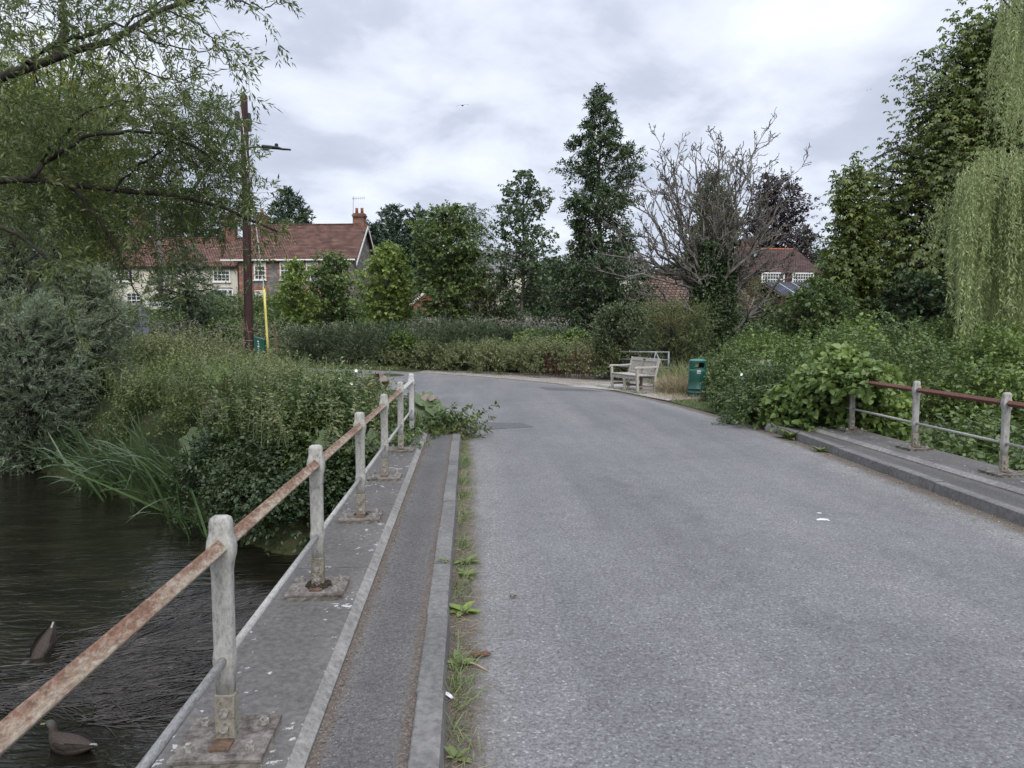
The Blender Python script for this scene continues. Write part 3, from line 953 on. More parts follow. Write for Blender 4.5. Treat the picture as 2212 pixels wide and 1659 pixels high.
# ------------------------------------------------------------------ telegraph pole and what hangs on it
PB = at(539, 772, 27.0)
px_, py_ = PB.x, PB.y
ztop = at(533, 197, 27.0).z
pole = empty('telegraph_pole', (px_, py_, 0), 0, 'tall dark brown wooden telegraph pole in weeds left of the road', 'telegraph pole')
mb = MB()
zs = [-.3, 0, 2, 4, 6, 8, ztop - .22, ztop]
rs_ = [.165, .162, .155, .148, .142, .136, .130, .012]
rings_ = []
for z, r_ in zip(zs, rs_):
    lean = .05 * z / ztop
    rings_.append([(lean + r_ * math.cos(2 * PI * j / 14), r_ * math.sin(2 * PI * j / 14), z) for j in range(14)])
mb.rings(rings_).build('shaft', M_pole, pole, smooth=True)
mb = MB().box(-.17 - .13, -.17 + .02, .05, .20, ztop - 1.28, ztop - .68).box(.10, .24, .02, .18, ztop - 1.34, ztop - .73)
mb.box(-.31, .25, .17, .23, ztop - 1.1, ztop - .9)
mb.build('terminal_box', M_dark, pole)
mb = MB()
for zz in (1.25, .55):
    mb.tube([(.165 * math.cos(a) - .01, .165 * math.sin(a), zz) for a in [2 * PI * i / 16 for i in range(17)]], .012, 5)
mb.build('steel_band', M_galv, pole)
MB().box(-.10, -.02, -.142, -.125, ztop - .47, ztop - .30).tube([(-.06, -.145, ztop - .4), (-.055, -.15, ztop - .55), (-.03, -.15, ztop - 1.0)], .018, 6).build('wire_bracket', M_white, pole)
MB().tube([(-.30, .1, ztop - 1.28), (-.36, .1, ztop - 1.5), (-.30, .05, ztop - 1.75), (-.2, -.02, ztop - 1.8)], .012, 5).tube([(-.20, .1, ztop - 1.28), (-.23, .1, ztop - 1.6), (-.15, .02, ztop - 1.75)], .01, 5).build('looped_wire', M_black, pole)

lz = at(560, 316, 26.8).z
lamp = empty('street_lamp', (px_, py_, 0), 0, 'small dark street lamp on a curved arm fixed to the telegraph pole', 'street lamp')
x0 = .12
arm = [(x0, -.02, lz - .62), (x0, -.02, lz - .22), (x0 + .04, -.02, lz - .08), (x0 + .14, -.02, lz), (x0 + .3, -.02, lz + .02), (x0 + .56, -.02, lz + .01)]
MB().tube(arm, .032, 8).tube([(x0, -.02, lz - .75), (x0, -.02, lz - .55)], .04, 8).build('arm', M_dark, lamp, smooth=True)
hx = x0 + .52
mb = MB()
secs = [(0, .07, .055, 0), (.05, .085, .07, 0), (.35, .09, .06, -.02), (.60, .085, .05, -.045), (.70, .06, .035, -.075), (.98, .05, .03, -.09), (1.0, .03, .02, -.09)]
mb.rings([[(hx + u, -.02 + a * 1.3 * math.cos(2 * PI * j / 12), lz + .03 + dz + b * math.sin(2 * PI * j / 12)) for j in range(12)] for u, a, b, dz in secs])
mb.box(hx + .05, hx + .24, -.10, .06, lz - .085, lz - .02)
mb.build('lamp_head', M_dark, lamp, smooth=False)
MB().tube([(hx + .50, -.02, lz + .05), (hx + .50, -.02, lz + .13), (hx + .50, -.02, lz + .15)], [.065, .06, .03], 10).build('light_sensor', M_black, lamp)
bz = at(550, 362, 26.8).z
jb = empty('junction_box', (px_, py_, 0), 0, 'white junction box hanging open on the pole under the lamp', 'junction box')
MB().box(.10, .34, -.16, -.02, bz - .13, bz + .08).build('case', M_white, jb, bevel=.01)
MB().extrude([(.34, bz - .02), (.40, bz + .0), (.33, bz - .30), (.28, bz - .24)], 'y', -.17, -.04).build('cover', M_white, jb)
jb2 = empty('junction_box', (px_, py_, 0), 0, 'small grey switch box below the white one on the pole', 'junction box')
MB().box(.13, .28, -.16, -.05, bz - .62, bz - .34).build('case', M_galv, jb2, bevel=.01)
MB().box(.21, .285, -.175, -.162, bz - .6, bz - .36).build('cover', M_dark, jb2)

# stay wire with a yellow guard, cables
g0 = Vector((px_ - .05, py_ - .15, ztop - .4))
g1 = at(580, 775, 26.6)
g2 = at(570, 620, 26.6)
st = empty('stay_wire', g1, 0, 'thin pale stay wire in a yellow plastic guard right of the pole', 'stay wire')
loc = lambda v: tuple(Vector(v) - g1)
MB().tube([loc(g0), loc(g0.lerp(g2, .5)), loc(g2)], .014, 5).build('wire', M_white, st)
MB().tube([loc(g2), loc(g2.lerp(g1, .33)), loc(g2.lerp(g1, .66)), loc(g1)], .043, 10).build('guard', M_yellow, st, smooth=True)
fp = at(348, 640, 50)
fpz = at(347, 448, 50).z
fpo = empty('telegraph_pole', (fp.x, fp.y, 0), 0, 'far grey telegraph pole among the trees in front of the cottage roof', 'telegraph pole')
MB().tube([(0, 0, 0), (0, 0, fpz * .5), (0, 0, fpz)], [.17, .15, .13], 10).build('shaft', M_poleg, fpo, smooth=True)
MB().box(-.5, .12, -.05, .05, fpz - .9, fpz - .82).build('crossarm', M_poleg, fpo)
ca = Vector((px_ - .3, py_ + .1, ztop - .95))
cb = Vector((fp.x, fp.y, fpz - .2))
mid = ca.lerp(cb, .45) + Vector((0, 0, -1.0))
o = MB().tube([ca, ca.lerp(mid, .35) + Vector((0, 0, -.25)), mid, cb.lerp(mid, .4) + Vector((0, 0, -.3)), cb], .045, 6).build('overhead_cable', M_black)
tag(o, 'thick black overhead cable sloping from the near pole to the far pole', 'cable')

# dog waste bin behind the pole
dbp = at(560, 760, 27.4)
db = empty('waste_bin', (px_ + .19, py_ + .05, 0), 0, 'small green waste bin strapped to the telegraph pole', 'bin')
dtop = at(555, 727, 27).z
MB().extrude([(.0, dtop - .62), (.36, dtop - .62), (.36, dtop - .10), (.0, dtop)], 'y', -.12, .16).build('body', M_bin, db, bevel=.01)
mb = MB()
for k in range(7):
    zc = dtop - .17 - k * .062
    w = random.uniform(.05, .08)
    mb.box(.12, .12 + w, -.1245, -.121, zc - .02, zc - .008)
    mb.box(.12 + random.choice((0, .04)), .14 + w * .6, -.1245, -.121, zc - .008, zc + .016)
mb.build('lettering', M_sticker, db)

# ------------------------------------------------------------------ road sign seen from behind
sp = at(305, 720, 34)
sg = empty('road_sign', (sp.x, sp.y, 0), rad(8), 'grey back of a triangular road sign with two plates below it', 'road sign')
zb_ = at(303, 656, 34).z
MB().tube([(0, 0, 0), (0, 0, zb_ * .6), (0, 0, zb_)], .038, 10).build('post', M_galv, sg, smooth=True)
tz = at(303, 686, 34).z
tri = [(-.30, tz), (.30, tz), (.30, tz + .05), (.06, zb_ - .02), (-.06, zb_ - .02), (-.30, tz + .05)]
MB().extrude(tri, 'y', .050, .056).build('triangle_plate', M_signback, sg)
MB().box(-.28, .28, .040, .0495, tz + .02, tz + .05).box(-.16, .16, .040, .0495, tz + .30, tz + .33).build('bracket', M_dark, sg)
MB().box(-.20, -.02, .046, .0485, tz + .055, tz + .11).build('rust_stain', M_rustp, sg)
MB().box(-.22, .22, .050, .056, tz - .33, tz - .08).build('name_plate', M_signback, sg)
MB().box(-.31, .31, .050, .056, tz - .70, tz - .35).build('lower_plate', M_signback, sg)
MB().box(-.2, .2, .040, .0495, tz - .12, tz - .09).box(-.25, .25, .040, .0495, tz - .42, tz - .39).box(-.2, .2, .040, .0495, tz - .32, tz - .295).build('bracket', M_dark, sg)
# white garden gate with a name board, black post box on a white rail
gp = at(335, 720, 47)
gt = empty('garden_gate', (gp.x, gp.y, 0), 0, 'white timber gateposts and rails with a name board behind the road sign', 'gate')
gz = gp.z
r_ = lambda py: at(335, py, 47).z
MB().box(.85, 1.05, -.1, .1, 0, r_(651)).extrude([(.82, r_(651)), (1.08, r_(651)), (.95, r_(646))], 'y', -.13, .13).build('gate_post', M_whiteframe, gt)
MB().box(-.6, .84, -.03, .03, r_(664), r_(651)).build('name_board', M_whiteframe, gt)
mb = MB()
for k in range(9):
    mb.box(-.25 + k * .11, -.17 + k * .11, -.036, -.031, r_(660), r_(655.5))
mb.build('lettering', M_ink, gt)
MB().box(-2.6, .84, -.04, .04, r_(667), r_(664.5)).box(-2.6, .84, -.04, .04, r_(684), r_(681.5)).build('rail', M_whiteframe, gt)
MB().box(.70, .84, -.05, .05, 0, r_(684)).build('gate_stile', M_whiteframe, gt)
q = at(288, 706, 36)
pb = empty('post_box', (q.x, q.y, 0), 0, 'small black box with a pitched top on a white rail left of the road sign', 'box')
z0_ = at(288, 704, 36).z
z1_ = at(288, 690, 36).z
MB().extrude([(-.19, z0_), (.24, z0_), (.24, z1_ - .05), (.02, z1_), (-.19, z1_ - .05)], 'y', -.15, .15).build('case', M_black, pb)
MB().box(-1.0, .26, -.05, .05, z0_ - .06, z0_ - .005).build('rail', M_whiteframe, pb)
MB().box(-.05, .05, -.05, .05, 0, z0_ - .061).build('post', M_whiteframe, pb)

# ------------------------------------------------------------------ bench
b0 = atz(1323, 838)
b1 = atz(1377.5, 847)
ax = Vector((b1.x - b0.x, b1.y - b0.y, 0))
BL = ax.length
bn = empty('park_bench', (b0.x, b0.y, 0), math.atan2(ax.y, ax.x), 'weathered silver-grey two-seat wooden bench on a concrete pad by the road', 'bench')
DP = .52
fr, lg = MB(), []
for k, x in enumerate((0, BL / 2, BL)):
    mb = MB().box(x - .032, x + .032, -.035, .03, 0, .62 if k != 1 else .42)
    if k != 1:
        mb.v = [(a, b - (.03 if c > .5 else 0), c) for a, b, c in mb.v]
    mb.build('leg', M_bench, bn, bevel=.006)
    mb = MB().extrude([(DP - .035, 0), (DP + .03, 0), (DP + .04, .42), (DP + .16, .88 if k != 1 else .80), (DP + .10, .90 if k != 1 else .80), (DP - .02, .42)], 'x', x - .032, x + .032)
    mb.build('leg', M_bench if k != 1 else M_benchdk, bn, bevel=.006)
mb = MB()
for k in range(5):
    y = -.04 + k * .108
    mb.box(-.03, BL + .03, y, y + .092, .42, .445)
mb.build('seat', M_bench, bn, bevel=.004)
mb = MB().box(-.03, BL + .03, -.022, .012, .33, .415)
for x in (.035, BL / 2 - .11, BL / 2 + .035, BL - .11):
    mb.extrude([(x, .329), (x + .075, .329), (x + (.075 if (x > BL / 2 - .2 and x < BL / 2) or x > BL - .2 else 0), .25)], 'y', -.02, .01)
mb.box(.032, BL - .032, DP - .02, DP + .02, .33, .415)
mb.build('apron', M_bench, bn)
mb = MB().box(-.02, BL + .02, DP - .30, DP - .25, .12, .17)
for x in (0, BL / 2, BL):
    mb.box(x - .02, x + .02, .03, DP - .035, .115, .165)
mb.build('stretcher', M_benchdk, bn)
mb = MB()
nsl = 20
for k in range(nsl):
    x = .06 + (BL - .12) * k / (nsl - 1)
    if abs(x - BL / 2) < .03:
        continue
    mb.extrude([(DP + .015, .47), (DP + .03, .47), (DP + .12, .83), (DP + .105, .83)], 'x', x - .0165, x + .0165)
mb.build('back_slats', M_bench, bn)
MB().extrude([(DP + .088, .80), (DP + .128, .80), (DP + .148, .885), (DP + .108, .885)], 'x', .033, BL - .033).extrude([(DP + .003, .455), (DP + .043, .455), (DP + .056, .51), (DP + .016, .51)], 'x', .033, BL - .033).build('back_rail', M_bench, bn)
MB().extrude([(DP + .083, .822), (DP + .0875, .822), (DP + .096, .862), (DP + .0915, .862)], 'x', BL / 2 - .06, BL / 2 + .06).build('plaque', M_dark, bn)
for x in (0, BL):
    mb = MB()
    mb.rings([[(x + a * w, y, z + b) for a, b in ((-1, -.022), (1, -.022), (1, .018), (0, .026), (-1, .018))] for y, z, w in ((-.10, .625, .028), (-.075, .648, .04), (0, .655, .045), (.2, .648, .036), (DP + .06, .662, .034))])
    mb.build('armrest', M_bench, bn, bevel=.004)

# ------------------------------------------------------------------ litter bin
lb = atz(1511, 858)
bi = empty('litter_bin', (lb.x, lb.y + .2, 0), rad(-8), 'green plastic litter bin with white sticker beside the brambles', 'bin')
HB = .97


def bin_ring(z, r, n=40, j0=0, j1=None):
    return [(r * math.cos(2 * PI * j / n), r * math.sin(2 * PI * j / n), z) for j in range(j0, (j1 if j1 is not None else n))]


def R_b(z):
    return .238 - .034 * (z / .9)


mb = MB()
n = 40
zsb = [.0, .05, .10, .108, .116, .124, .19, .198, .206, .214, .40, .62, .70]
rings_ = []
for z in zsb:
    rr = R_b(z) + (.012 if z in (.108, .116, .198, .206) else 0) - (.012 if .13 < z < .195 else 0)
    rings_.append(bin_ring(z, rr))
mb.rings(rings_, cap=False)
# hood with openings front-left and back-right
hz = [.70, .73, .855, .885]
segs_open = set(list(range(22 + 5, 22 + 13)) + list(range(22 - 16 + 2, 22 - 8 + 2)))
base = len(mb.v)
vs, fs = [], []
for z in hz:
    vs += bin_ring(z, R_b(z))
for i in range(3):
    for j in range(n):
        if i == 1 and j in segs_open:
            continue
        k = (j + 1) % n
        fs.append((i * n + j, i * n + k, (i + 1) * n + k, (i + 1) * n + j))
mb.add(vs, fs)
body = mb.build('body', M_bin, bi, smooth=True)
sm = body.modifiers.new('wall', 'SOLIDIFY')
sm.thickness = .012
MB().rings([bin_ring(.886, .212), bin_ring(.905, .214), bin_ring(.925, .19), bin_ring(.942, .12), bin_ring(.948, .02)]).build('lid', M_bintop, bi, smooth=True)
MB().rings([bin_ring(.02, .19), bin_ring(.60, .18), bin_ring(.66, .178)]).build('liner', M_black, bi, smooth=True)
th = rad(-90 - 0)
mb = MB()
nn = 6
pts_lo, pts_hi = [], []
for i in range(nn + 1):
    a = th + rad(-12) + rad(24) * i / nn
    pts_lo.append(((R_b(.6) + .004) * math.cos(a), (R_b(.6) + .004) * math.sin(a), .585))
    pts_hi.append(((R_b(.68) + .004) * math.cos(a), (R_b(.68) + .004) * math.sin(a), .675))
mb.add(pts_lo + pts_hi, [(i, i + 1, nn + 2 + i, nn + 1 + i) for i in range(nn)])
stk = mb.build('sticker', M_sticker, bi)
mb = MB()


def on_bin(u0, u1, z0, z1):
    a0, a1 = th + u0 / .215, th + u1 / .215
    r0, r1 = R_b(z0) + .0062, R_b(z1) + .0062
    mb.add([(r0 * math.cos(a0), r0 * math.sin(a0), z0), (r0 * math.cos(a1), r0 * math.sin(a1), z0), (r1 * math.cos(a1), r1 * math.sin(a1), z1), (r1 * math.cos(a0), r1 * math.sin(a0), z1)], [(0, 1, 2, 3)])


for k in range(6):
    on_bin(-.036 + k * .012, -.028 + k * .012, .658, .667)
for u0, u1, a, b in ((-.034, -.016, .612, .640), (-.030, -.022, .636, .648), (-.012, .012, .604, .618), (.0, .034, .618, .634), (.022, .032, .600, .618), (-.034, .034, .590, .595), (-.036, -.0335, .59, .67), (.0335, .036, .59, .67)):
    on_bin(u0, u1, a, b)
mb.build('sticker_print', M_ink, stk)

# galvanised field gate behind the bench
fgp = at(1405, 800, 23.3)
fg = empty('field_gate', (fgp.x - .6, fgp.y, 0), rad(-22), 'grey galvanised field gate in the bushes behind the bench', 'gate')
zt = at(1405, 760, 23.3).z
mb = MB()
for k in range(4):
    z = zt - k * .24
    mb.tube([(-.4, 0, z), (1.15, 0, z)], .024, 8)
mb.build('bar', M_galv, fg, smooth=True)
MB().tube([(1.15, 0, .1), (1.15, 0, zt + .03)], .03, 8).tube([(.75, -.03, zt), (1.1, -.03, zt - .7)], .02, 8).tube([(.75, -.03, zt), (.6, -.03, zt - .7)], .02, 8).build('brace', M_galv, fg, smooth=True)
fpp = at(1625, 775, 19.0)
pf = empty('wooden_fence', (fpp.x - .2, 19.0, 0), rad(-12), 'old weathered timber rail fence half hidden in the brambles behind the bin', 'fence')
zt = at(1590, 778, 19).z
MB().box(-.8, .55, -.02, .02, zt - .10, zt).box(-.8, .55, -.02, .02, zt - .45, zt - .35).build('rail', M_bench, pf)
MB().box(-.2, -.1, .021, .12, 0, zt + .02).box(.56, .66, -.05, .05, 0, zt + .02).build('fence_post', M_bench, pf)


# ------------------------------------------------------------------ houses
def window(parent, x, z, w, h, nx, ny, y=0.0, surround=None, sill=True, blind=False):
    if surround:
        MB().box(x - w / 2 - .22, x - w / 2 - .02, y - .012, y - .001, z - .05, z + h + .32).box(x + w / 2 + .02, x + w / 2 + .22, y - .012, y - .001, z - .05, z + h + .32).box(x - w / 2 - .02, x + w / 2 + .02, y - .012, y - .001, z + h + .03, z + h + .32).build('window_surround', surround, parent)
    f = MB()
    t = .055
    f.box(x - w / 2 - t, x - w / 2 + t, y - .08, y - .013, z, z + h).box(x + w / 2 - t, x + w / 2 + t, y - .08, y - .013, z, z + h)
    f.box(x - w / 2 + t, x + w / 2 - t, y - .08, y - .013, z, z + 2 * t * .7).box(x - w / 2 + t, x + w / 2 - t, y - .08, y - .013, z + h - 2 * t * .7, z + h + .02)
    b = .018
    for i in range(1, nx):
        xx = x - w / 2 + w * i / nx
        f.box(xx - b, xx + b, y - .060, y - .014, z + .08, z + h - .08)
    for i in range(1, ny):
        z2 = z + h * i / ny
        bb = b * (1.7 if i == ny // 2 else 1)
        f.box(x - w / 2 + t, x + w / 2 - t, y - .064, y - .0135, z2 - bb, z2 + bb)
    fo = f.build('window', M_whiteframe, parent)
    MB().box(x - w / 2 + .02, x + w / 2 - .02, y - .034, y - .012, z + .04, z + h - .04).build('pane', M_glass, fo)
    if blind:
        MB().box(x - w / 2 + .06, x + w / 2 - .06, y - .040, y - .0345, z + h * .72, z + h - .07).build('blind', M_render, fo)
    if sill:
        MB().box(x - w / 2 - .10, x + w / 2 + .10, y - .14, y - .0125, z - .09, z - .002).build('sill', M_whiteframe, fo)
    return fo


def house_shell(t, L, Dp, eave, ridge, wall_m, roof_m, over=.25, gover=.18, hip=False):
    yr = Dp / 2
    MB().extrude([(0, -1.5), (Dp, -1.5), (Dp, eave), (yr, ridge - .06), (0, eave)], 'x', 0, L).build('wall', wall_m, t)
    th = .10
    sl = (ridge - eave) / yr
    e0 = eave - over * sl
    rf = MB()
    rf.extrude([(-over, e0 + .03), (yr, ridge + .03), (yr, ridge + .03 + th), (-over, e0 + .03 + th)], 'x', -gover, L + gover)
    rf.extrude([(Dp + over, e0 + .03), (yr + .002, ridge + .03), (yr + .002, ridge + .03 + th), (Dp + over, e0 + .03 + th)], 'x', -gover, L + gover)
    ro = rf.build('roof', roof_m, t)
    mb = MB()
    k = int((L + 2 * gover) / .33)
    for i in range(k):
        xx = -gover + i * .33
        mb.tube([(xx + .01, yr, ridge + .12), (xx + .32, yr, ridge + .12)], .09, 8)
    mb.build('ridge_tiles', M_terracotta if roof_m is M_roofbrown else roof_m, ro)
    return ro


def chimney(t, x, y, z0, z1, w, d, pots, mat=None):
    mat = mat or M_chim
    c = MB().box(x - w / 2, x + w / 2, y - d / 2, y + d / 2, z0, z1)
    c.box(x - w / 2 - .05, x + w / 2 + .05, y - d / 2 - .05, y + d / 2 + .05, z1 + .001, z1 + .10)
    c.box(x - w / 2 - .09, x + w / 2 + .09, y - d / 2 - .09, y + d / 2 + .09, z1 + .101, z1 + .22)
    c.box(x - w / 2 - .03, x + w / 2 + .03, y - d / 2 - .03, y + d / 2 + .03, z1 + .221, z1 + .34)
    co = c.build('chimney', mat, t)
    for i in range(pots):
        xx = x + (i - (pots - 1) / 2) * w * .5
        MB().tube([(xx, y, z1 + .34), (xx, y, z1 + .72), (xx, y, z1 + .78)], [.13, .11, .13], 10).build('chimney_pot', M_terracotta, co, smooth=True)
    return co


HY = 58.0
h0 = at(520, 700, HY)
hb = empty('brick_house', (h0.x, h0.y, 2.1), rad(-7), 'grey and red brick house with tiled roof and white sash windows behind the pole', 'house')
EV, RG = at(640, 558, HY - 1).z - 2.1, at(650, 488, HY + 2.4).z - 2.1
LH = 8.9
house_shell(hb, LH, 6.4, EV, RG, M_flint, M_roofred, .28, .30)
MB().box(-.02, .22, -.012, -.001, -1, EV - .12).box(.62, .82, -.012, -.001, -1, 0).build('brick_quoin', M_redbrick, hb)
MB().box(.222, LH, -.012, -.001, EV - .30, EV - .10).build('brick_band', M_redbrick, hb)
MB().tube([(-1.3, -.33, EV - .12), (LH + .2, -.33, EV - .12)], .065, 8).build('gutter', M_whiteframe, hb)
k_ = HY / FPX


def hx_(px):
    return (at(px, 600, HY).x - h0.x) / math.cos(rad(7))


def hz_(py, d=HY):
    return at(600, py, d).z - 2.1


for px in (564, 621.5, 679, 733):
    window(hb, hx_(px), hz_(605), .84, hz_(566) - hz_(605), 3, 4, 0, M_redbrick, True, True)
for px in (564, 679):
    window(hb, hx_(px), hz_(668), .84, hz_(628) - hz_(668), 3, 4, 0, M_redbrick, True, True)
dr = MB().box(hx_(617) - .5, hx_(617) + .5, -.07, -.013, -.1, 2.0).build('door', M_whiteframe, hb)
MB().box(hx_(617) - .3, hx_(617) + .3, -.078, -.071, 1.2, 1.85).build('pane', M_glass, dr)
chimney(hb, LH - .35, 3.2, RG - .6, RG + .62, .85, .7, 2)
chimney(hb, .6, 3.2, RG - .6, RG + .55, .8, .7, 1)
mb = MB()
for sgn in (0, 1):
    pts = [(-.3, EV - .30), (3.2, RG + .02), (3.2, RG - .22), (-.3, EV - .54)]
    if sgn:
        pts = [(6.4 - a, b) for a, b in pts]
    mb.extrude(pts, 'x', LH + .302, LH + .345)
mb.build('bargeboard', M_whiteframe, hb)
aer = MB().tube([(LH - .9, 3.2, RG + .1), (LH - .82, 3.2, RG + 2.3)], .018, 6).tube([(LH - .95, 3.2, RG + 2.15), (LH + .15, 3.2, RG + 2.2)], .010, 5)
for i in range(7):
    xx = LH - .85 + i * .15
    aer.tube([(xx, 2.95, RG + 2.15 + i * .007), (xx, 3.45, RG + 2.15 + i * .007)], .007, 4).tube([(xx, 3.2, RG + 2.0), (xx, 3.2, RG + 2.32)], .006, 4)
aer.build('aerial', M_galv, hb)

c0 = at(180, 700, 59.0)
ct = empty('white_cottage', (c0.x, c0.y, 2.1), rad(-2), 'long cream rendered cottage with red tiled roof, left of the brick house', 'house')
CL = at(521, 700, 59).x - c0.x
CE, CR = at(440, 574, 58.5).z - 2.1, at(440, 519, 62).z - 2.1
house_shell(ct, CL - .05, 6.0, CE, CR, M_render, M_roofred, .2, .05)
MB().box(-.1, CL - .06, -.30, -.22, CE - .22, CE - .10).build('gutter', M_black, ct)


def cx_(px):
    return at(px, 600, 59).x - c0.x


cz_ = lambda py: at(440, py, 59).z - 2.1
window(ct, cx_(483), cz_(609), 1.25, cz_(579) - cz_(609), 4, 4, 0, None, True, True)
window(ct, cx_(272), cz_(609), 1.25, cz_(579) - cz_(609), 4, 4, 0, None)
window(ct, cx_(230), cz_(609), 1.25, cz_(579) - cz_(609), 4, 4, 0, None)
window(ct, cx_(290), cz_(665), 1.1, cz_(633) - cz_(665), 3, 4, 0, None)
bay = MB().box(cx_(478) - .2, cx_(505), -.55, -.001, cz_(626), cz_(622)).build('bay_roof', M_lead, ct)
MB().box(cx_(478) - .2, cx_(505), -.55, -.001, 0, cz_(650)).build('bay_wall', M_render, ct)
window(ct, cx_(482), cz_(650), 1.3, cz_(626) - cz_(650), 3, 2, -.55, None, False)
window(ct, cx_(498), cz_(650), .9, cz_(626) - cz_(650), 3, 2, -.50, None, False)
chimney(ct, cx_(475), 3.0, CR - .6, CR + 1.2, .9, .7, 2)
chimney(ct, cx_(268), 3.0, CR - .6, CR + 2.0, .8, .7, 2)

r0 = at(1616, 660, 56)
rh = empty('tiled_house', (r0.x, r0.y, 1.5), rad(3), 'brown tile-hung house with white casement windows behind the dead tree', 'house')
RE, RR_ = at(1690, 590, 56).z - 1.5, at(1690, 541, 60).z - 1.5
LR = at(1775, 650, 56).x - r0.x
house_shell(rh, LR, 8.0, RE, RR_, M_tilehung, M_roofbrown, .1, .05)
rx = lambda px: at(px, 600, 56).x - r0.x
rz = lambda py: at(1690, py, 55.9).z - 1.5
window(rh, (rx(1645) + rx(1693)) / 2, rz(611), rx(1693) - rx(1645), rz(589) - rz(611), 8, 3, -.1, None, True)
window(rh, (rx(1713) + rx(1758)) / 2, rz(611), rx(1758) - rx(1713), rz(589) - rz(611), 8, 3, -.1, None, True)
chimney(rh, rx(1662), 4.0, RR_ - .4, RR_ + .55, 1.2, .8, 0)
dsh = MB()
dsh.rings([[(rx(1623) + r * math.cos(2 * PI * j / 14), -.35 - dz, rz(551) + r * math.sin(2 * PI * j / 14)) for j in range(14)] for r, dz in ((.03, 0), (.2, .03), (.32, .09))], cap=False)
dsh.tube([(rx(1623), -.3, rz(551)), (rx(1623), .6, rz(556))], .02, 6)
dsh.build('satellite_dish', M_galv, rh, smooth=True)
lt = MB().extrude([(-3.6, rz(645)), (-.12, rz(613)), (-.12, rz(613) + .1), (-3.6, rz(645) + .1)], 'x', rx(1640), rx(1770)).build('porch_roof', M_roofbrown, rh)
MB().box(rx(1642), rx(1768), -3.4, -.15, -1.5, rz(648)).build('porch_wall', M_tilehung, rh)
M_solar = brickmat('solar_cells', (0.020, 0.024, 0.04), (0.024, 0.028, 0.046), (0.25, 0.26, 0.28), 0.16, 0.16, 0.008, 0.1, 2.0, 0.0, 0.0)
for i in range(4):
    xa = rx(1646) + i * 1.12
    sp_ = MB().extrude([(-3.3, rz(645) + .20), (-.35, rz(613) + .10), (-.35, rz(613) + .14), (-3.3, rz(645) + .24)], 'x', xa, xa + 1.07).build('solar_panel', M_solar, rh)
    MB().extrude([(-3.31, rz(645) + .20), (-.34, rz(613) + .10), (-.34, rz(613) + .155), (-3.31, rz(645) + .255)], 'x', xa + 1.071, xa + 1.115).build('panel_frame', M_white, sp_)

# barn with hipped tiled roof behind the dead tree
bb0 = at(1385, 665, 42)
bA = empty('barn', (bb0.x, bb0.y, 0), rad(2), 'low barn with mossy hipped tile roof behind the dead tree', 'barn')
LB_ = at(1640, 650, 42).x - bb0.x
zE, zR = at(1500, 668, 42).z, at(1500, 593, 45).z
wB = 6.0
MB().box(.25, LB_, .25, wB - .25, -.5, zE + .05).build('wall', M_redbrick, bA)
ra, rb = (1.35, wB / 2, zR), (LB_, wB / 2, zR)
mb = MB()
e1, e2, e3, e4 = (0, 0, zE), (LB_, 0, zE), (LB_, wB, zE), (0, wB, zE)
mb.add([e1, e2, e3, e4, ra, rb], [(0, 1, 5, 4), (0, 4, 3), (3, 4, 5, 2), (1, 2, 5), (0, 3, 2, 1)])
rf = mb.build('roof', M_roofbarn, bA)
MB().tube([e1, ra], .09, 6).tube([ra, rb], .11, 6).build('ridge_tiles', M_roofred, rf)

# small brick outbuilding with white bargeboards
s0 = at(893, 655, 46)
sb = empty('outbuilding', (s0.x, s0.y, .2), rad(8), 'small brick outbuilding with white gable boards glimpsed between the young trees', 'shed')
zg, ze = at(930, 619, 46).z - .2, at(895, 652, 46).z - .2
MB().extrude([(0, -.5), (2.2, -.5), (2.2, ze), (1.1, zg), (0, ze)], 'y', 0, 4).build('wall', M_redbrick, sb)
MB().extrude([(-.25, ze - .15), (1.1, zg + .12), (1.1, zg - .06), (-.25, ze - .36)], 'y', -.12, -.06).extrude([(2.45, ze - .15), (1.1, zg + .12), (1.1, zg - .06), (2.45, ze - .36)], 'y', -.12, -.06).build('bargeboard', M_whiteframe, sb)
MB().extrude([(-.25, ze - .12), (1.1, zg + .14), (1.1, zg + .22), (-.25, ze - .04)], 'y', -.055, 4.1).extrude([(2.45, ze - .12), (1.101, zg + .14), (1.101, zg + .22), (2.45, ze - .04)], 'y', -.055, 4.1).build('roof', M_roofred, sb)
g0_ = at(1322, 650, 68)
gh = empty('slate_house', (g0_.x, g0_.y, 1.5), rad(6), 'far grey roofed house with an orange chimney glimpsed behind the bare branches', 'house')
GE, GR = at(1400, 600, 68).z - 1.5, at(1400, 552, 72).z - 1.5
house_shell(gh, at(1415, 650, 68).x - g0_.x, 7.0, GE, GR, M_render, M_slate, .2, .1)
chimney(gh, at(1348, 600, 68).x - g0_.x, 3.5, GR - 2.2, GR - .6, .9, .7, 1, M_terracotta)
g1_ = at(1000, 650, 70)
gh2 = empty('slate_house', (g1_.x, g1_.y, 1.5), rad(-4), 'far grey roofed house hidden behind the maple', 'house')
house_shell(gh2, 7.0, 7.0, at(1100, 590, 70).z - 1.5, at(1100, 545, 73).z - 1.5, M_render, M_slate, .2, .1)


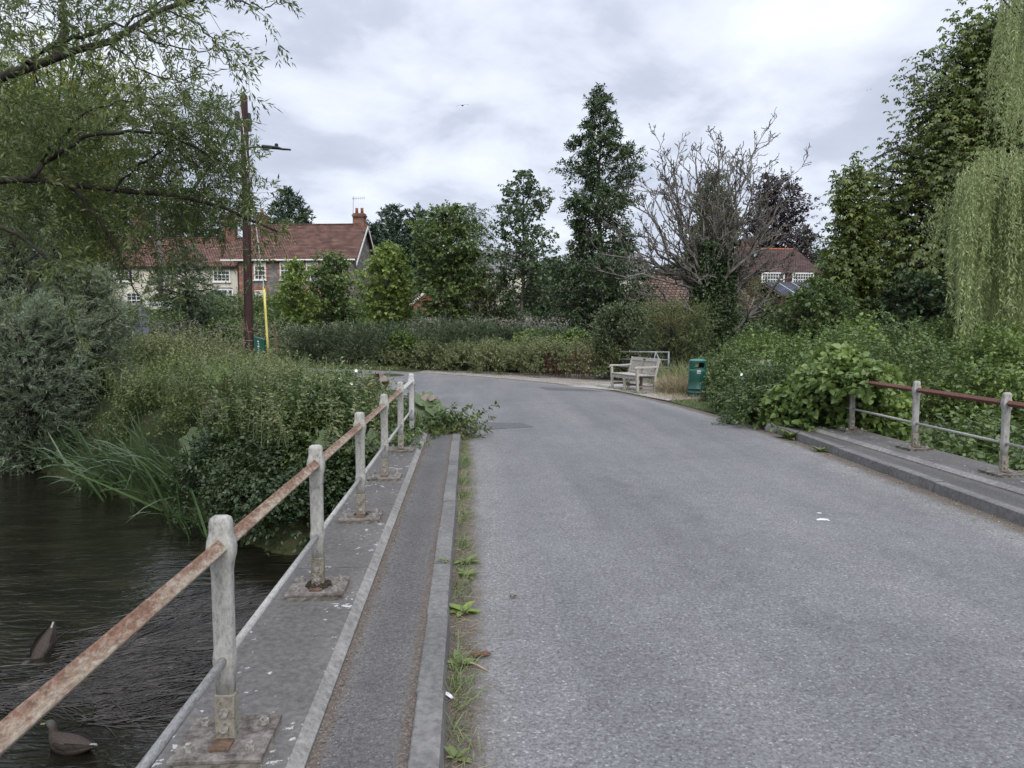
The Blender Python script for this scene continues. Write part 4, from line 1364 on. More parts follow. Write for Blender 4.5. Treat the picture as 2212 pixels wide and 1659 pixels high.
# ------------------------------------------------------------------ trees
def bough_tree(name, label, base, H, prof, nb, leaf, lean=(0, 0), trunk_r=.18, elev=(.25, .8), droop=.15, t0=.12, nsp=12, bark=None,
               lmat=None, spl=.45, nleaf=9, L=.12, W=.06, cat='tree', ang=.9, leafdroop=.15, group=None, kind='sprig', spread=.16, stems=1, upface=.6, jit=.25, tdraw=True, smin=.25, blen=(.65, 1.1)):
    t = empty(name, tuple(base), 0, label, cat, group)
    nbs = 6
    tk = np.linspace(0, 1, 10)
    trunkP = []
    for s in range(stems):
        off = R.normal(size=2) * (.12 * H * .15 if stems > 1 else 0)
        wob = R.normal(size=(10, 2)) * .012 * H * tk[:, None] * (1 - tk[:, None]) * 3
        trunkP.append(np.stack([lean[0] * tk ** 1.3 + wob[:, 0] + off[0] * (0.4 + tk * 3.0), lean[1] * tk ** 1.3 + wob[:, 1] + off[1] * (.4 + tk * 3.0), tk * H * R.uniform(.93, 1.0 if stems > 1 else .94)], 1))
    trunkP = np.array(trunkP)
    pt = np.array([p for p, _ in prof])
    pr = np.array([r for _, r in prof])
    i = np.arange(nb)
    tt = t0 + (1 - t0) * (i + R.uniform(0, 1, nb)) / nb
    si = R.integers(0, stems, nb)
    az = i * 2.39996 + R.uniform(-.5, .5, nb)
    rl = np.interp(tt, pt, pr) * R.uniform(blen[0], blen[1], nb)
    el = elev[0] + (elev[1] - elev[0]) * (tt - t0) / (1 - t0) + R.normal(size=nb) * .12
    dv = np.stack([np.cos(az) * np.cos(el), np.sin(az) * np.cos(el), np.sin(el)], 1)
    P0 = np.stack([np.stack([np.interp(tt[k], tk, trunkP[si[k], :, c]) for c in range(3)]) for k in range(nb)])
    P0[:, 2] -= np.sin(el) * rl * .35 / np.maximum(np.cos(el), .4)
    P0[:, 2] = np.maximum(P0[:, 2], .05 * H)
    s = np.linspace(0, 1, nbs)
    ln = rl / np.maximum(np.cos(el), .45)
    BP = P0[:, None] + dv[:, None] * (ln[:, None] * s)[..., None]
    BP[..., 2] -= droop * ln[:, None] * s ** 2
    BP[..., 2] -= np.maximum(BP[..., 2].max(1) - (H - spl * .45), 0)[:, None]
    BP += R.normal(size=BP.shape) * (rl[:, None, None] * .035 * s[None, :, None])
    br_ = (trunk_r * .34 * np.clip(rl / pr.max(), .25, 1))[:, None] * (1 - .85 * s)[None, :]
    trk = [tubes(trunkP, np.broadcast_to(trunk_r * (1 - .93 * tk ** .85) * (1.0 if stems == 1 else .5), (stems, 10)), 9), tubes(BP, br_, 4)]
    ns = np.maximum((nsp * np.clip(rl / pr.mean(), .3, 2.0)).astype(int), 2)
    bi_ = np.repeat(np.arange(nb), ns)
    n = len(bi_)
    ss = smin + (1 - smin) * R.uniform(0, 1, n) ** .8
    f = ss * (nbs - 1)
    k0 = np.minimum(f.astype(int), nbs - 2)
    fr_ = (f - k0)[:, None]
    Q = BP[bi_, k0] * (1 - fr_) + BP[bi_, k0 + 1] * fr_
    off = R.normal(size=(n, 3)) * (spread * rl[bi_] * (1.15 - .5 * ss))[:, None] * np.array([1, 1, .75])
    Q2 = Q + off
    if tdraw:
        mdp = (Q + Q2) / 2 + R.normal(size=Q.shape) * .03
        trk.append(tubes(np.stack([Q, mdp, Q2], 1), np.broadcast_to(np.array([1, .75, .4]) * max(.006, trunk_r * .045), (n, 3)), 3))
    sdir = nrm(dv[bi_] * .7 + nrm(off) * .8 + R.normal(size=(n, 3)) * jit + np.array([0, 0, .15]))
    if kind == 'palm':
        m_ = nleaf
        PP = np.repeat(Q2, m_, 0) + R.normal(size=(n * m_, 3)) * spl * .45
        NN = nrm(np.array([0, 0, 1.0]) * .7 + np.repeat(sdir, m_, 0) * .5 + R.normal(size=(n * m_, 3)) * .35)
        parts = palmate(PP, NN, L * R.uniform(.75, 1.15, n * m_))
    else:
        parts = sprigs(Q2, sdir, spl * R.uniform(.6, 1.25, n), nleaf, L, W, ang, leafdroop, upface)
    put('trunk', npmesh('trunk', trk), bark or M_bark, t, smooth=True)
    leafobj('crown', parts, lmat, t)
    return t


def tbase(px, y, z=None):
    p = at(px, 700, y)
    return Vector((p.x, y, float(ground_h(p.x, y)) - .05 if z is None else z))


def topz(px, py, y, b):
    return at(px, py, y).z - b.z


def wpx(dpx, y):
    return dpx * y / FPX


def tree_at(name, label, px, pytop, y, prof_px, **kw):
    """prof_px: (photo height, half-width in photo pixels) pairs from the top down."""
    b = tbase(px, y)
    H = topz(px, pytop, y, b)
    prof = [((at(px, py, y).z - b.z) / H, wpx(w, y)) for py, w in prof_px]
    prof.sort()
    return bough_tree(name, label, b, H, prof, **kw)


# far conifers
con = dict(lmat=L_conifer, bark=M_barkdk, elev=(-.05, .7), droop=-.08, t0=.08, spl=.8, nleaf=12, L=.42, W=.14, trunk_r=.3, ang=.55, spread=.10, jit=.18, upface=.2, tdraw=False, leaf=None, smin=.15)
tree_at('conifer_tree', 'dark conical conifer behind the brick house roof', 630, 398, 74, [(398, 3), (430, 26), (480, 55), (560, 75), (700, 85)], nb=110, nsp=13, **con)
tree_at('conifer_tree', 'dark pointed cypress nearest the house chimney, shorter than its neighbours', 800, 472, 76, [(472, 3), (510, 22), (600, 42), (700, 48)], nb=80, nsp=10, group='cypresses beyond the brick house', **con)
tree_at('conifer_tree', 'tallest of the dark cypresses, in the middle of their row', 852, 433, 78, [(433, 2), (460, 24), (520, 48), (600, 55), (700, 58)], nb=100, nsp=12, group='cypresses beyond the brick house', **con)
tree_at('conifer_tree', 'dark cypress on the right of the row, touching the young lime-green tree', 905, 440, 77, [(440, 2), (465, 20), (520, 36), (600, 42), (700, 45)], nb=90, nsp=11, group='cypresses beyond the brick house', **con)
tree_at('conifer_tree', 'bright green conifer standing behind the dead tree', 1535, 358, 62, [(358, 3), (400, 22), (470, 42), (560, 52), (690, 55)], nb=90, nsp=12, **{**con, 'lmat': L_green})
# copper beech and neighbours
tree_at('copper_beech', 'dark purple beech behind the brown tiled house', 1668, 372, 72, [(372, 6), (390, 38), (430, 62), (490, 78), (560, 86), (660, 70)], nb=110, nsp=16, lmat=L_purple, bark=M_barkdk, leaf=None, elev=(.1, 1.0), spl=.8, nleaf=10, L=.30, W=.17, trunk_r=.35)
tree_at('broadleaf_tree', 'grey-green tree low on the right of the purple beech', 1738, 498, 74, [(498, 4), (515, 18), (560, 26), (640, 26)], nb=45, nsp=10, lmat=L_maple, leaf=None, elev=(.1, .9), spl=.8, nleaf=8, L=.3, W=.17, trunk_r=.25)
tree_at('broadleaf_tree', 'dark tree rising behind the cottage roof, left of the pole', 420, 405, 78, [(405, 12), (430, 60), (480, 90), (560, 80)], nb=80, nsp=15, lmat=L_dark, leaf=None, elev=(.1, .9), spl=.9, nleaf=10, L=.34, W=.2, trunk_r=.35)
tree_at('broadleaf_tree', 'dark wide tree behind the left end of the cottage', 300, 380, 80, [(380, 15), (420, 80), (500, 100), (580, 80)], nb=80, nsp=15, lmat=L_dark, leaf=None, elev=(.1, .9), spl=.9, nleaf=10, L=.34, W=.2, trunk_r=.35)
# birch with hanging tips behind the young trees
tree_at('birch_tree', 'pale drooping birch behind the young trees', 1022, 422, 66, [(422, 4), (440, 24), (500, 40), (580, 48), (660, 36)], nb=60, nsp=11, lmat=L_maple, leaf=None, elev=(.4, 1.1), droop=.55, spl=1.3, nleaf=14, L=.22, W=.09, trunk_r=.2, leafdroop=.9)
tree_at('broadleaf_tree', 'dark tree filling the gap behind the tall evergreen', 1180, 560, 56, [(560, 10), (590, 55), (650, 70), (700, 70)], nb=60, nsp=14, lmat=L_dark, leaf=None, elev=(.1, .9), spl=.7, nleaf=10, L=.26, W=.15, trunk_r=.25)
# young trees along the far side of the road
lime = dict(leaf=None, elev=(.5, 1.15), droop=.1, spl=.5, nleaf=8, L=.17, W=.14, trunk_r=.07, t0=.10, bark=M_bark, blen=(.5, 1.18), spread=.18, smin=.35)
tree_at('young_tree', 'bright green sapling in front of the brick house windows', 640, 558, 42, [(558, 2), (580, 16), (620, 30), (665, 34), (700, 28)], nb=60, nsp=11, lmat=L_lime, **lime)
tree_at('young_tree', 'deeper green bushy tree in front of the house gable', 722, 546, 44, [(546, 4), (570, 24), (620, 42), (670, 46), (705, 40)], nb=75, nsp=14, lmat=L_green, **lime)
tree_at('young_tree', 'lime-green young tree with yellow tips right of the house', 840, 526, 38, [(526, 2), (545, 22), (590, 46), (640, 60), (690, 55), (710, 40)], nb=85, nsp=14, lmat=L_lime, **lime)
tree_at('young_tree', 'taller multi-stemmed green tree between the cypresses and the maple', 962, 447, 36, [(447, 3), (475, 28), (520, 55), (580, 70), (640, 60), (690, 30)], nb=95, nsp=15, lmat=L_lime if False else L_green, stems=3, **{**lime, 't0': .22})
tree_at('maple_tree', 'slim maple with pale grey trunk and open dark crown', 1131, 350, 35, [(350, 4), (385, 34), (430, 55), (490, 60), (560, 72), (620, 60), (660, 25)], nb=70, nsp=12, lmat=L_maple, leaf=None, elev=(.35, 1.0), spl=.40, nleaf=7, L=.15, W=.15, trunk_r=.13, t0=.26, spread=.14)
tree_at('evergreen_tree', 'tallest narrow dark tree in the centre with an open tiered crown', 1292, 162, 40, [(162, 3), (185, 17), (212, 26), (230, 52), (252, 30), (284, 48), (304, 72), (322, 36), (340, 86), (358, 92), (386, 46), (412, 56), (450, 92), (480, 70), (520, 88), (560, 100), (640, 110), (700, 100)], nb=76, nsp=38, lmat=L_dark, leaf=None, elev=(.15, .75), spl=.5, nleaf=11, L=.22, W=.095, trunk_r=.24, t0=.05, spread=.12, blen=(.6, 1.1))
tree_at('evergreen_bush', 'broad dark laurel at the foot of the tall tree', 1290, 548, 38, [(548, 14), (580, 70), (630, 100), (680, 105), (720, 95)], nb=80, nsp=16, lmat=L_dark, leaf=None, elev=(.15, 1.0), spl=.5, nleaf=10, L=.18, W=.08, trunk_r=.12, t0=.05, cat='bush')
tree_at('shrub', 'olive green shrub at the foot of the maple', 1058, 588, 37, [(588, 8), (615, 45), (660, 62), (700, 58)], nb=60, nsp=13, lmat=L_olive, leaf=None, elev=(.3, 1.0), spl=.4, nleaf=10, L=.14, W=.08, trunk_r=.08, t0=.06, cat='bush')
# drooping cedar in front of the cottage
tree_at('cedar_tree', 'shaggy dark cedar in front of the cream cottage', 405, 520, 42, [(520, 10), (545, 42), (580, 66), (620, 82), (660, 88), (690, 80)], nb=85, nsp=16, lmat=L_cedar, bark=M_barkdk, leaf=None, elev=(.1, .6), droop=.5, spl=.55, nleaf=16, L=.20, W=.035, trunk_r=.18, t0=.05, leafdroop=.5, ang=.6, jit=.2)

# horse chestnut
cb_ = tbase(2075, 31)
CH = topz(2110, -8, 31, cb_)


def cpz(py):
    return (at(2075, py, 31).z - cb_.z) / CH


bough_tree('horse_chestnut', 'huge horse chestnut with yellowing leaves on the right', cb_, CH,
           [(cpz(710), 6.1), (cpz(600), 6.3), (cpz(500), 5.9), (cpz(420), 5.2), (cpz(330), 4.3), (cpz(240), 3.4), (cpz(150), 2.8), (cpz(60), 2.0), (1.0, .5)],
           nb=215, leaf=None, lmat=L_chest, bark=M_barkdk, trunk_r=.5, elev=(-.05, .85), droop=.18, t0=.06, nsp=22, kind='palm', spl=.9, nleaf=6, L=.245, spread=.11, lean=(.9, 0), cat='tree', blen=(.55, 1.12))
tree_at('horse_chestnut', 'slender young chestnut leader left of the huge chestnut', 1832, 333, 30, [(333, 4), (355, 26), (400, 46), (440, 44), (520, 55), (600, 70), (700, 60)], nb=80, nsp=12, kind='palm', lmat=L_chest, leaf=None, elev=(.2, .9), spl=.6, nleaf=3, L=.24, trunk_r=.14, bark=M_barkdk, t0=.1, spread=.10)
tree_at('shrub', 'dark leafy shrub under the chestnut beside the dead tree', 1768, 600, 27, [(600, 8), (640, 48), (675, 88), (705, 105), (735, 100)], nb=85, nsp=16, lmat=L_green, leaf=None, elev=(.15, 1.0), spl=.4, nleaf=10, L=.15, W=.10, trunk_r=.09, t0=.05, cat='bush')
tree_at('shrub', 'grey-green willowy shrub right of the dead trunk', 1625, 598, 34, [(598, 8), (625, 45), (670, 70), (710, 72)], nb=60, nsp=11, lmat=L_weed, leaf=None, elev=(.3, 1.0), spl=.4, nleaf=10, L=.12, W=.045, trunk_r=.08, t0=.06, cat='bush')
tree_at('shrub', 'dark shrub deep under the chestnut beside the willow curtain', 1985, 600, 27, [(600, 10), (640, 70), (690, 95), (740, 95)], nb=80, nsp=15, lmat=L_dark, leaf=None, elev=(.15, 1.0), spl=.4, nleaf=9, L=.18, W=.12, trunk_r=.09, t0=.05, cat='bush')

# round bush and broom bushes by the bench
tree_at('bush', 'rounded dense dark bush behind the bench', 1336, 660, 24.2, [(660, 14), (680, 42), (715, 60), (750, 58), (790, 40)], nb=120, nsp=17, lmat=L_bush, bark=M_barkdk, leaf=None, elev=(.15, 1.2), droop=.1, spl=.16, nleaf=9, L=.065, W=.045, trunk_r=.05, t0=.08, cat='bush', spread=.13, smin=.5, blen=(.85, 1.05), tdraw=False)
tree_at('bush', 'wide olive broom bush right of the round bush', 1450, 652, 25.6, [(652, 20), (672, 70), (710, 92), (760, 90), (800, 60)], nb=110, nsp=15, lmat=L_olive, bark=M_barkdk, leaf=None, elev=(.3, 1.2), droop=.1, spl=.35, nleaf=12, L=.10, W=.018, trunk_r=.05, t0=.08, cat='bush', ang=.45, spread=.14, smin=.35, tdraw=False)
hb_kw = dict(lmat=L_hedge, bark=M_barkdk, leaf=None, elev=(.25, 1.15), droop=.22, spl=.42, nleaf=14, L=.15, W=.022, trunk_r=.05, t0=.06, cat='bush', ang=.4, spread=.14, smin=.3, tdraw=False, group='broom bushes along the far verge')
for px, pyt, y, hw, lab in ((985, 694, 31.0, 95, 'dark feathery broom bush in the middle of the far verge'), (815, 702, 32.5, 95, 'dark broom bush on the far verge below the lime-green young tree'),
                            (690, 708, 33.5, 80, 'dark broom bush on the far verge nearest the telegraph pole'), (1100, 708, 30.0, 65, 'broom bush on the far verge below the maple'), (1215, 716, 28.0, 70, 'low broom bush on the far verge beside the round bush')):
    tree_at('bush', lab, px, pyt, y, [(pyt, hw * .3), (pyt + 18, hw * .75), (pyt + 45, hw), (pyt + 95, hw * .85)], nb=85, nsp=13, **hb_kw)

# ------------------------------------------------------------------ dead tree with ivy
dB = tbase(1528, 30)
dt = empty('dead_tree', tuple(dB), 0, 'bare dead tree with spreading grey branches and ivy up its trunk', 'tree')
dpaths = {}
rr_ = random.Random(5)


def dbranch(p, d, ln, r, depth):
    k = 7
    pts = [Vector(p)]
    d = Vector(d).normalized()
    for i in range(k - 1):
        j = Vector((rr_.gauss(0, 1), rr_.gauss(0, 1), rr_.gauss(0, .7))) * (.24 if depth < 3 else .30)
        d = (d + j + Vector((0, 0, .0 if depth < 2 else .06))).normalized()
        pts.append(pts[-1] + d * (ln / (k - 1)))
    dpaths.setdefault(depth + 10, []).append((pts, [r * (1 - .72 * i / (k - 1)) for i in range(k)]))
    if depth >= 4:
        return
    nch = (6, 7, 6, 3)[depth] if depth < 4 else 0
    for c in range(nch):
        s = rr_.uniform(.25, 1.0) if depth else rr_.uniform(.35, 1.0)
        s = max(s, .35)
        f = s * (k - 1)
        i = min(int(f), k - 2)
        q = pts[i].lerp(pts[i + 1], f - i)
        tdir = (pts[i + 1] - pts[i]).normalized()
        a = Vector((rr_.gauss(0, 1), rr_.gauss(0, 1), rr_.gauss(0, 1)))
        a = (a - tdir * a.dot(tdir)).normalized()
        nd = (tdir * rr_.uniform(.7, 1.0) + a * rr_.uniform(.35, .8) + Vector((0, 0, .12))).normalized()
        dbranch(q, nd, ln * rr_.uniform(.20, .42) * (1.1 - .3 * s), r * (1 - .72 * s) * rr_.uniform(.55, .78), depth + 1)


def dpt(px, py, y):
    return at(px, py, y) - dB


def dlimb(pts, r, ln):
    k = len(pts)
    dpaths.setdefault(1, []).append((pts, [r * (1 - .78 * i / (k - 1)) for i in range(k)]))
    for c in range(11):
        s_ = .28 + .72 * (c + rr_.random()) / 11
        f = min(s_, .999) * (k - 1)
        i = int(f)
        q = pts[i].lerp(pts[i + 1], f - i)
        tdir = (pts[i + 1] - pts[i]).normalized()
        a = Vector((rr_.gauss(0, 1), rr_.gauss(0, 1), rr_.gauss(0, 1)))
        a = (a - tdir * a.dot(tdir)).normalized()
        dbranch(q, tdir * .8 + a * rr_.uniform(.4, .8) + Vector((0, 0, .25)), ln * rr_.uniform(.16, .34) * (1.15 - .4 * s_), max(r * (1 - .78 * s_) * .7, .016), 2)


arc = [(1268, 535), (1295, 470), (1335, 405), (1378, 372), (1412, 330), (1450, 292), (1492, 305), (1545, 268), (1590, 292), (1622, 278), (1652, 330), (1690, 352), (1712, 405), (1722, 470), (1740, 535),
       (1275, 590), (1330, 520), (1395, 420), (1440, 370), (1480, 350), (1530, 320), (1575, 330), (1610, 350), (1645, 400), (1680, 440), (1700, 560), (1350, 620), (1370, 500), (1500, 400), (1560, 380)]
for i_, tgt in enumerate(arc):
    r_ = (.115 if i_ % 3 == 0 else .085) if i_ < 15 else .07
    y = 30 + rr_.uniform(-1.6, 1.4)
    e = dpt(tgt[0], tgt[1], y)
    st_ = Vector((rr_.uniform(-.2, .6), rr_.uniform(-.2, .2), rr_.uniform(.5, 3.0)))
    e = st_.lerp(e, .90)
    ctl = st_.lerp(e, .42) + Vector((-.10 * (e.x - st_.x), 0, .16 * (e - st_).length))
    k = 8
    pts = []
    for q in range(k):
        u = q / (k - 1)
        pts.append(st_ * (1 - u) ** 2 + ctl * (2 * u * (1 - u)) + e * u * u + Vector((rr_.gauss(0, 1), rr_.gauss(0, 1), rr_.gauss(0, 1))) * (.15 * (u > 0)))
    dlimb(pts, r_, (e - st_).length)
# one long low limb each way
dbranch(Vector((.2, 0, .9)), dpt(1720, 600, 28.5) - Vector((.2, 0, .9)), 4.6, .13, 1)
parts = [tubes(np.array([[(-.1, 0, -.2), (-.08, .02, .8), (.0, 0, 1.8), (.05, .05, 3.0), (.1, 0, 4.6)]]), np.array([[.52, .42, .34, .24, .12]]), 10),
         tubes(np.array([[(.1, 0, -.2), (.35, .02, .8), (.5, 0, 1.8), (.55, .05, 3.2), (.5, 0, 5.2)]]), np.array([[.40, .30, .26, .2, .1]]), 10)]
for dep, lst in dpaths.items():
    parts.append(tubes(np.array([[tuple(p) for p in pts] for pts, _ in lst]), np.maximum(np.array([r for _, r in lst]) * 1.0, .012), 5 if dep < 13 else 4))
put('trunk', npmesh('trunk', parts), M_dead, dt, smooth=True)
n = 3400
hz_i = R.uniform(.1, 1, n) ** .9 * 5.4
cxi = np.where(R.uniform(size=n) < .5, -.05, .5) * np.clip(hz_i / 2, 0, 1)
ai = R.uniform(0, 6.28, n)
rI = (.55 - .05 * hz_i) * R.uniform(.7, 1.35, n)
Pi = np.stack([cxi + np.cos(ai) * rI, np.sin(ai) * rI, hz_i], 1)
leafobj('ivy', sprigs(Pi, nrm(np.stack([np.cos(ai), np.sin(ai), np.full(n, -.2)], 1) + R.normal(size=(n, 3)) * .4), .3, 7, .10, .085, 1.0, .3), L_ivy, dt)

# ------------------------------------------------------------------ weeping willow (right)
wt = empty('weeping_willow', (17.8, 20.5, 0), 0, 'pale weeping willow hanging in long curtains at the right edge', 'tree')


def strands(n, px0, px1, topf, botf, y0, y1, L=.12, W=.021, org=Vector((17.8, 20.5, 0))):
    nb_ = max(n // 7, 3)
    bx = R.uniform(px0, px1, nb_)
    by = R.uniform(y0, y1, nb_)
    bd = R.uniform(-130, 25, nb_)
    bsw = R.normal(size=(nb_, 2)) * np.array([.16, .12])
    btp = R.normal(size=nb_) * 16
    w = R.integers(0, nb_, n)
    px = np.clip(bx[w] + R.normal(size=n) * 13, px0 - 6, None)
    yy = by[w] + R.normal(size=n) * .15
    T = np.array([tuple(at(p, topf(p) + R.normal() * 14 + t_, y) - org) for p, y, t_ in zip(px, yy, btp[w])])
    Bz = np.array([at(p, botf(p) - abs(R.normal()) * 45 + 20 + d_, y).z for p, y, d_ in zip(px, yy, bd[w])])
    Bz = np.where(R.uniform(size=n) < .45, Bz + (T[:, 2] - Bz) * R.uniform(.05, .55, n), Bz)
    k = 9
    s = np.linspace(0, 1, k)
    outx = R.normal(size=(n, 1)) * .07 - .03 + bsw[w, :1]
    outy = R.normal(size=(n, 1)) * .08 + bsw[w, 1:]
    P = np.stack([T[:, :1] + outx * np.sqrt(s), T[:, 1:2] + outy * np.sqrt(s), T[:, 2:] + (Bz - T[:, 2])[:, None] * s], -1)
    P[..., :2] += np.cumsum(R.normal(size=(n, k, 2)) * .030, 1)
    # thin twigs plus narrow leaves hanging from them
    tw = tubes(P, np.broadcast_to(np.linspace(.006, .002, k), (n, k)), 3)
    nl = np.maximum(((T[:, 2] - Bz) / .036).astype(int), 3)
    bi = np.repeat(np.arange(n), nl)
    f = R.uniform(0, 1, len(bi)) * (k - 1)
    i0 = np.minimum(f.astype(int), k - 2)
    fr = (f - i0)[:, None]
    Q = P[bi, i0] * (1 - fr) + P[bi, i0 + 1] * fr
    D = nrm(np.array([0, 0, -.8]) + R.normal(size=Q.shape) * np.array([.5, .5, .25]))
    sc = R.uniform(.7, 1.25, len(Q))
    return tw, leaf4(Q, D, perp(D, np.array([0, 0, .5]) + R.normal(size=D.shape) * .6), L * sc, W * sc, .1, .12)


ctop = lambda p: np.interp(p, [2020, 2050, 2085, 2130, 2230, 2300], [480, 430, 372, 352, 352, 360])
cbot = lambda p: np.interp(p, [2020, 2060, 2075, 2100, 2130, 2160, 2240, 2300], [560, 620, 735, 760, 770, 800, 790, 780])
tw1, lf1 = strands(640, 2060, 2310, ctop, cbot, 17.2, 20.5)
tw2, lf2 = strands(95, 2160, 2300, lambda p: np.interp(p, [2140, 2170, 2300], [130, -30, -60]), lambda p: np.interp(p, [2140, 2170, 2220, 2300], [250, 320, 400, 420]), 18.5, 21.5)
tw3, lf3 = strands(46, 2014, 2064, lambda p: 455, lambda p: 560, 18.0, 19.0)
leafobj('crown', [lf1, lf2, lf3], L_weep, wt)
bp = []
for k in range(16):
    e = at(2070 + k * 14, 360 + 8 * (k % 3), 17.6 + (k % 5) * .6) - Vector((17.8, 20.5, 0))
    s_ = np.linspace(0, 1, 7)
    st_ = np.array([0, 0, 3.2])
    en = np.array(tuple(e))
    mid_ = (st_ + en) / 2 + np.array([0, 0, 1.3])
    bp.append((1 - s_)[:, None] ** 2 * st_ + 2 * ((1 - s_) * s_)[:, None] * mid_ + (s_ ** 2)[:, None] * en)
for k in range(10):
    e = np.array(tuple(at(2150 + k * 15, -20 - 3 * k, 19.5 + (k % 3) * .6) - Vector((17.8, 20.5, 0))))
    s_ = np.linspace(0, 1, 7)
    st_ = np.array([0, 0, 5.5])
    mid_ = (st_ + e) / 2 + np.array([0, 0, 1.6])
    bp.append((1 - s_)[:, None] ** 2 * st_ + 2 * ((1 - s_) * s_)[:, None] * mid_ + (s_ ** 2)[:, None] * e)
put('trunk', npmesh('trunk', [tubes(np.array([[(0, 0, -.3), (0, .05, 2), (.05, 0, 4), (0, 0, 7), (-.1, 0, 10.5)]]), np.array([[.42, .36, .3, .2, .08]]), 10), tubes(np.array(bp), np.broadcast_to(np.linspace(.07, .012, 7), (len(bp), 7)), 5)]), M_barkdk, wt, smooth=True)
put('strands', npmesh('strands', [tw1, tw2, tw3]), M_wstem, wt)

# ------------------------------------------------------------------ overhanging willow (left, near)
WO = Vector((-9.2, 9.6, float(ground_h(-9.2, 9.6))))
ow = empty('willow_tree', tuple(WO), 0, 'near willow reaching dark branches over the river from the left edge', 'tree')
mains = [  # photo points, distance, radius
    ([(-420, 420), (-200, 260), (-60, 190), (60, 140), (170, 112), (240, 95), (290, 52), (360, 20), (430, -20), (520, -70)], 9.4, .085),
    ([(60, 138), (110, 95), (200, 72), (290, 40), (360, -5)], 9.2, .035),
    ([(128, 126), (138, 60), (132, -40)], 9.86, .07),
    ([(-420, 500), (-250, 430), (-120, 400), (-20, 392), (70, 382), (150, 402), (240, 418), (330, 415), (420, 425), (520, 460), (600, 500)], 10.4, .075),
    ([(70, 382), (110, 330), (180, 300), (260, 282), (340, 284), (420, 320), (480, 350)], 10.8, .04),
    ([(90, 350), (160, 260), (250, 215), (330, 225)], 11.4, .03),
    ([(150, 402), (210, 470), (260, 560), (300, 640)], 10.8, .03),
    ([(240, 418), (300, 360), (380, 300), (450, 260)], 11.0, .025),
    ([(-200, 470), (-60, 470), (40, 500), (110, 560), (140, 660)], 10.0, .04),
    ([(290, 60), (340, 95), (430, 110), (500, 140)], 9.4, .015),
    ([(360, 22), (450, 70), (490, 120), (530, 165)], 9.6, .014),
    ([(430, -20), (520, 0), (570, 20), (620, 5)], 9.8, .018),
    ([(240, 95), (330, 170), (400, 180), (490, 150)], 9.4, .012),
    ([(330, 225), (400, 230), (450, 225)], 11.6, .014),
]
bt, lp, ld = [], [], []
twig = []
for pts, y, r0_ in mains:
    W3 = np.array([tuple(at(a, b, y + .12 * i) - WO) for i, (a, b) in enumerate(pts)])
    d_ = np.concatenate([[0], np.cumsum(np.linalg.norm(np.diff(W3, axis=0), axis=1))])
    tq = np.linspace(0, d_[-1], 16)
    C3 = np.stack([np.interp(tq, d_, W3[:, c]) for c in range(3)], 1)
    for _ in range(2):
        C3[1:-1] = (C3[:-2] + 2 * C3[1:-1] + C3[2:]) / 4
    C3[1:-1] += R.normal(size=(14, 3)) * .022
    bt.append((C3, np.linspace(r0_, r0_ * .25, 16)))
    # side twigs, then leafy shoots on them
    nt_ = int(d_[-1] * (5 if y < 10 else 9))
    f = R.uniform(.10, 1, nt_) * 15
    i0 = np.minimum(f.astype(int), 14)
    Q = C3[i0] * (1 - (f - i0))[:, None] + C3[i0 + 1] * (f - i0)[:, None]
    tdir = nrm(C3[i0 + 1] - C3[i0])
    dr_ = nrm(tdir * .6 + R.normal(size=(nt_, 3)) * .75 + np.array([.2, 0, .05]))
    ln_ = R.uniform(.35, 1.15, nt_) * (1 if r0_ > .02 else .6)
    ks = np.linspace(0, 1, 5)
    TW = Q[:, None] + dr_[:, None] * (ln_[:, None] * ks)[..., None]
    TW[..., 2] -= .28 * ln_[:, None] * ks ** 2
    TW += R.normal(size=TW.shape) * .02
    twig.append(TW)
    m_ = 5
    kk = R.integers(2, 5, (nt_, m_))
    lp.append(TW[np.arange(nt_)[:, None], kk].reshape(-1, 3))
    ld.append(nrm(np.repeat(dr_, m_, 0) * .7 + R.normal(size=(nt_ * m_, 3)) * .6 + np.array([0, 0, -.1])))
# a leafy screen between the limbs
def screen(n, poly_px, y0, y1, org):
    px = R.uniform(min(p[0] for p in poly_px), max(p[0] for p in poly_px), n * 3)
    py = R.uniform(min(p[1] for p in poly_px), max(p[1] for p in poly_px), n * 3)
    ins = np.zeros(len(px), bool)
    m = len(poly_px)
    for i in range(m):
        (xa, ya), (xb, yb) = poly_px[i], poly_px[(i + 1) % m]
        c = ((ya > py) != (yb > py)) & (px < (xb - xa) * (py - ya) / ((yb - ya) + 1e-9) + xa)
        ins ^= c
    px, py = px[ins][:n], py[ins][:n]
    y = R.uniform(y0, y1, len(px))
    return np.array([tuple(at(a, b, c) - org) for a, b, c in zip(px, py, y)])


S1 = screen(560, [(-60, 170), (120, 210), (260, 250), (330, 190), (430, 195), (500, 250), (520, 330), (560, 420), (520, 480), (430, 500), (300, 560), (150, 540), (-60, 470)], 10.9, 13.6, WO)
S2 = screen(70, [(-60, -40), (330, -40), (420, 40), (330, 120), (150, 140), (60, 110), (-60, 160)], 8.2, 10.0, WO)
for S_, mm in ((S1, 6), (S2, 5)):
    dd = nrm(R.normal(size=S_.shape) + np.array([.5, 0, -.05]))
    ks = np.linspace(-.4, .6, 5)
    TW = S_[:, None] + dd[:, None] * (ks * .9)[None, :, None] + R.normal(size=(len(S_), 5, 3)) * .02
    twig.append(TW)
    kk = R.integers(0, 5, (len(S_), mm))
    lp.append(TW[np.arange(len(S_))[:, None], kk].reshape(-1, 3))
    ld.append(nrm(np.repeat(dd, mm, 0) * .7 + R.normal(size=(len(S_) * mm, 3)) * .5))
TWa = np.concatenate(twig)
lp, ld = np.concatenate(lp), np.concatenate(ld)
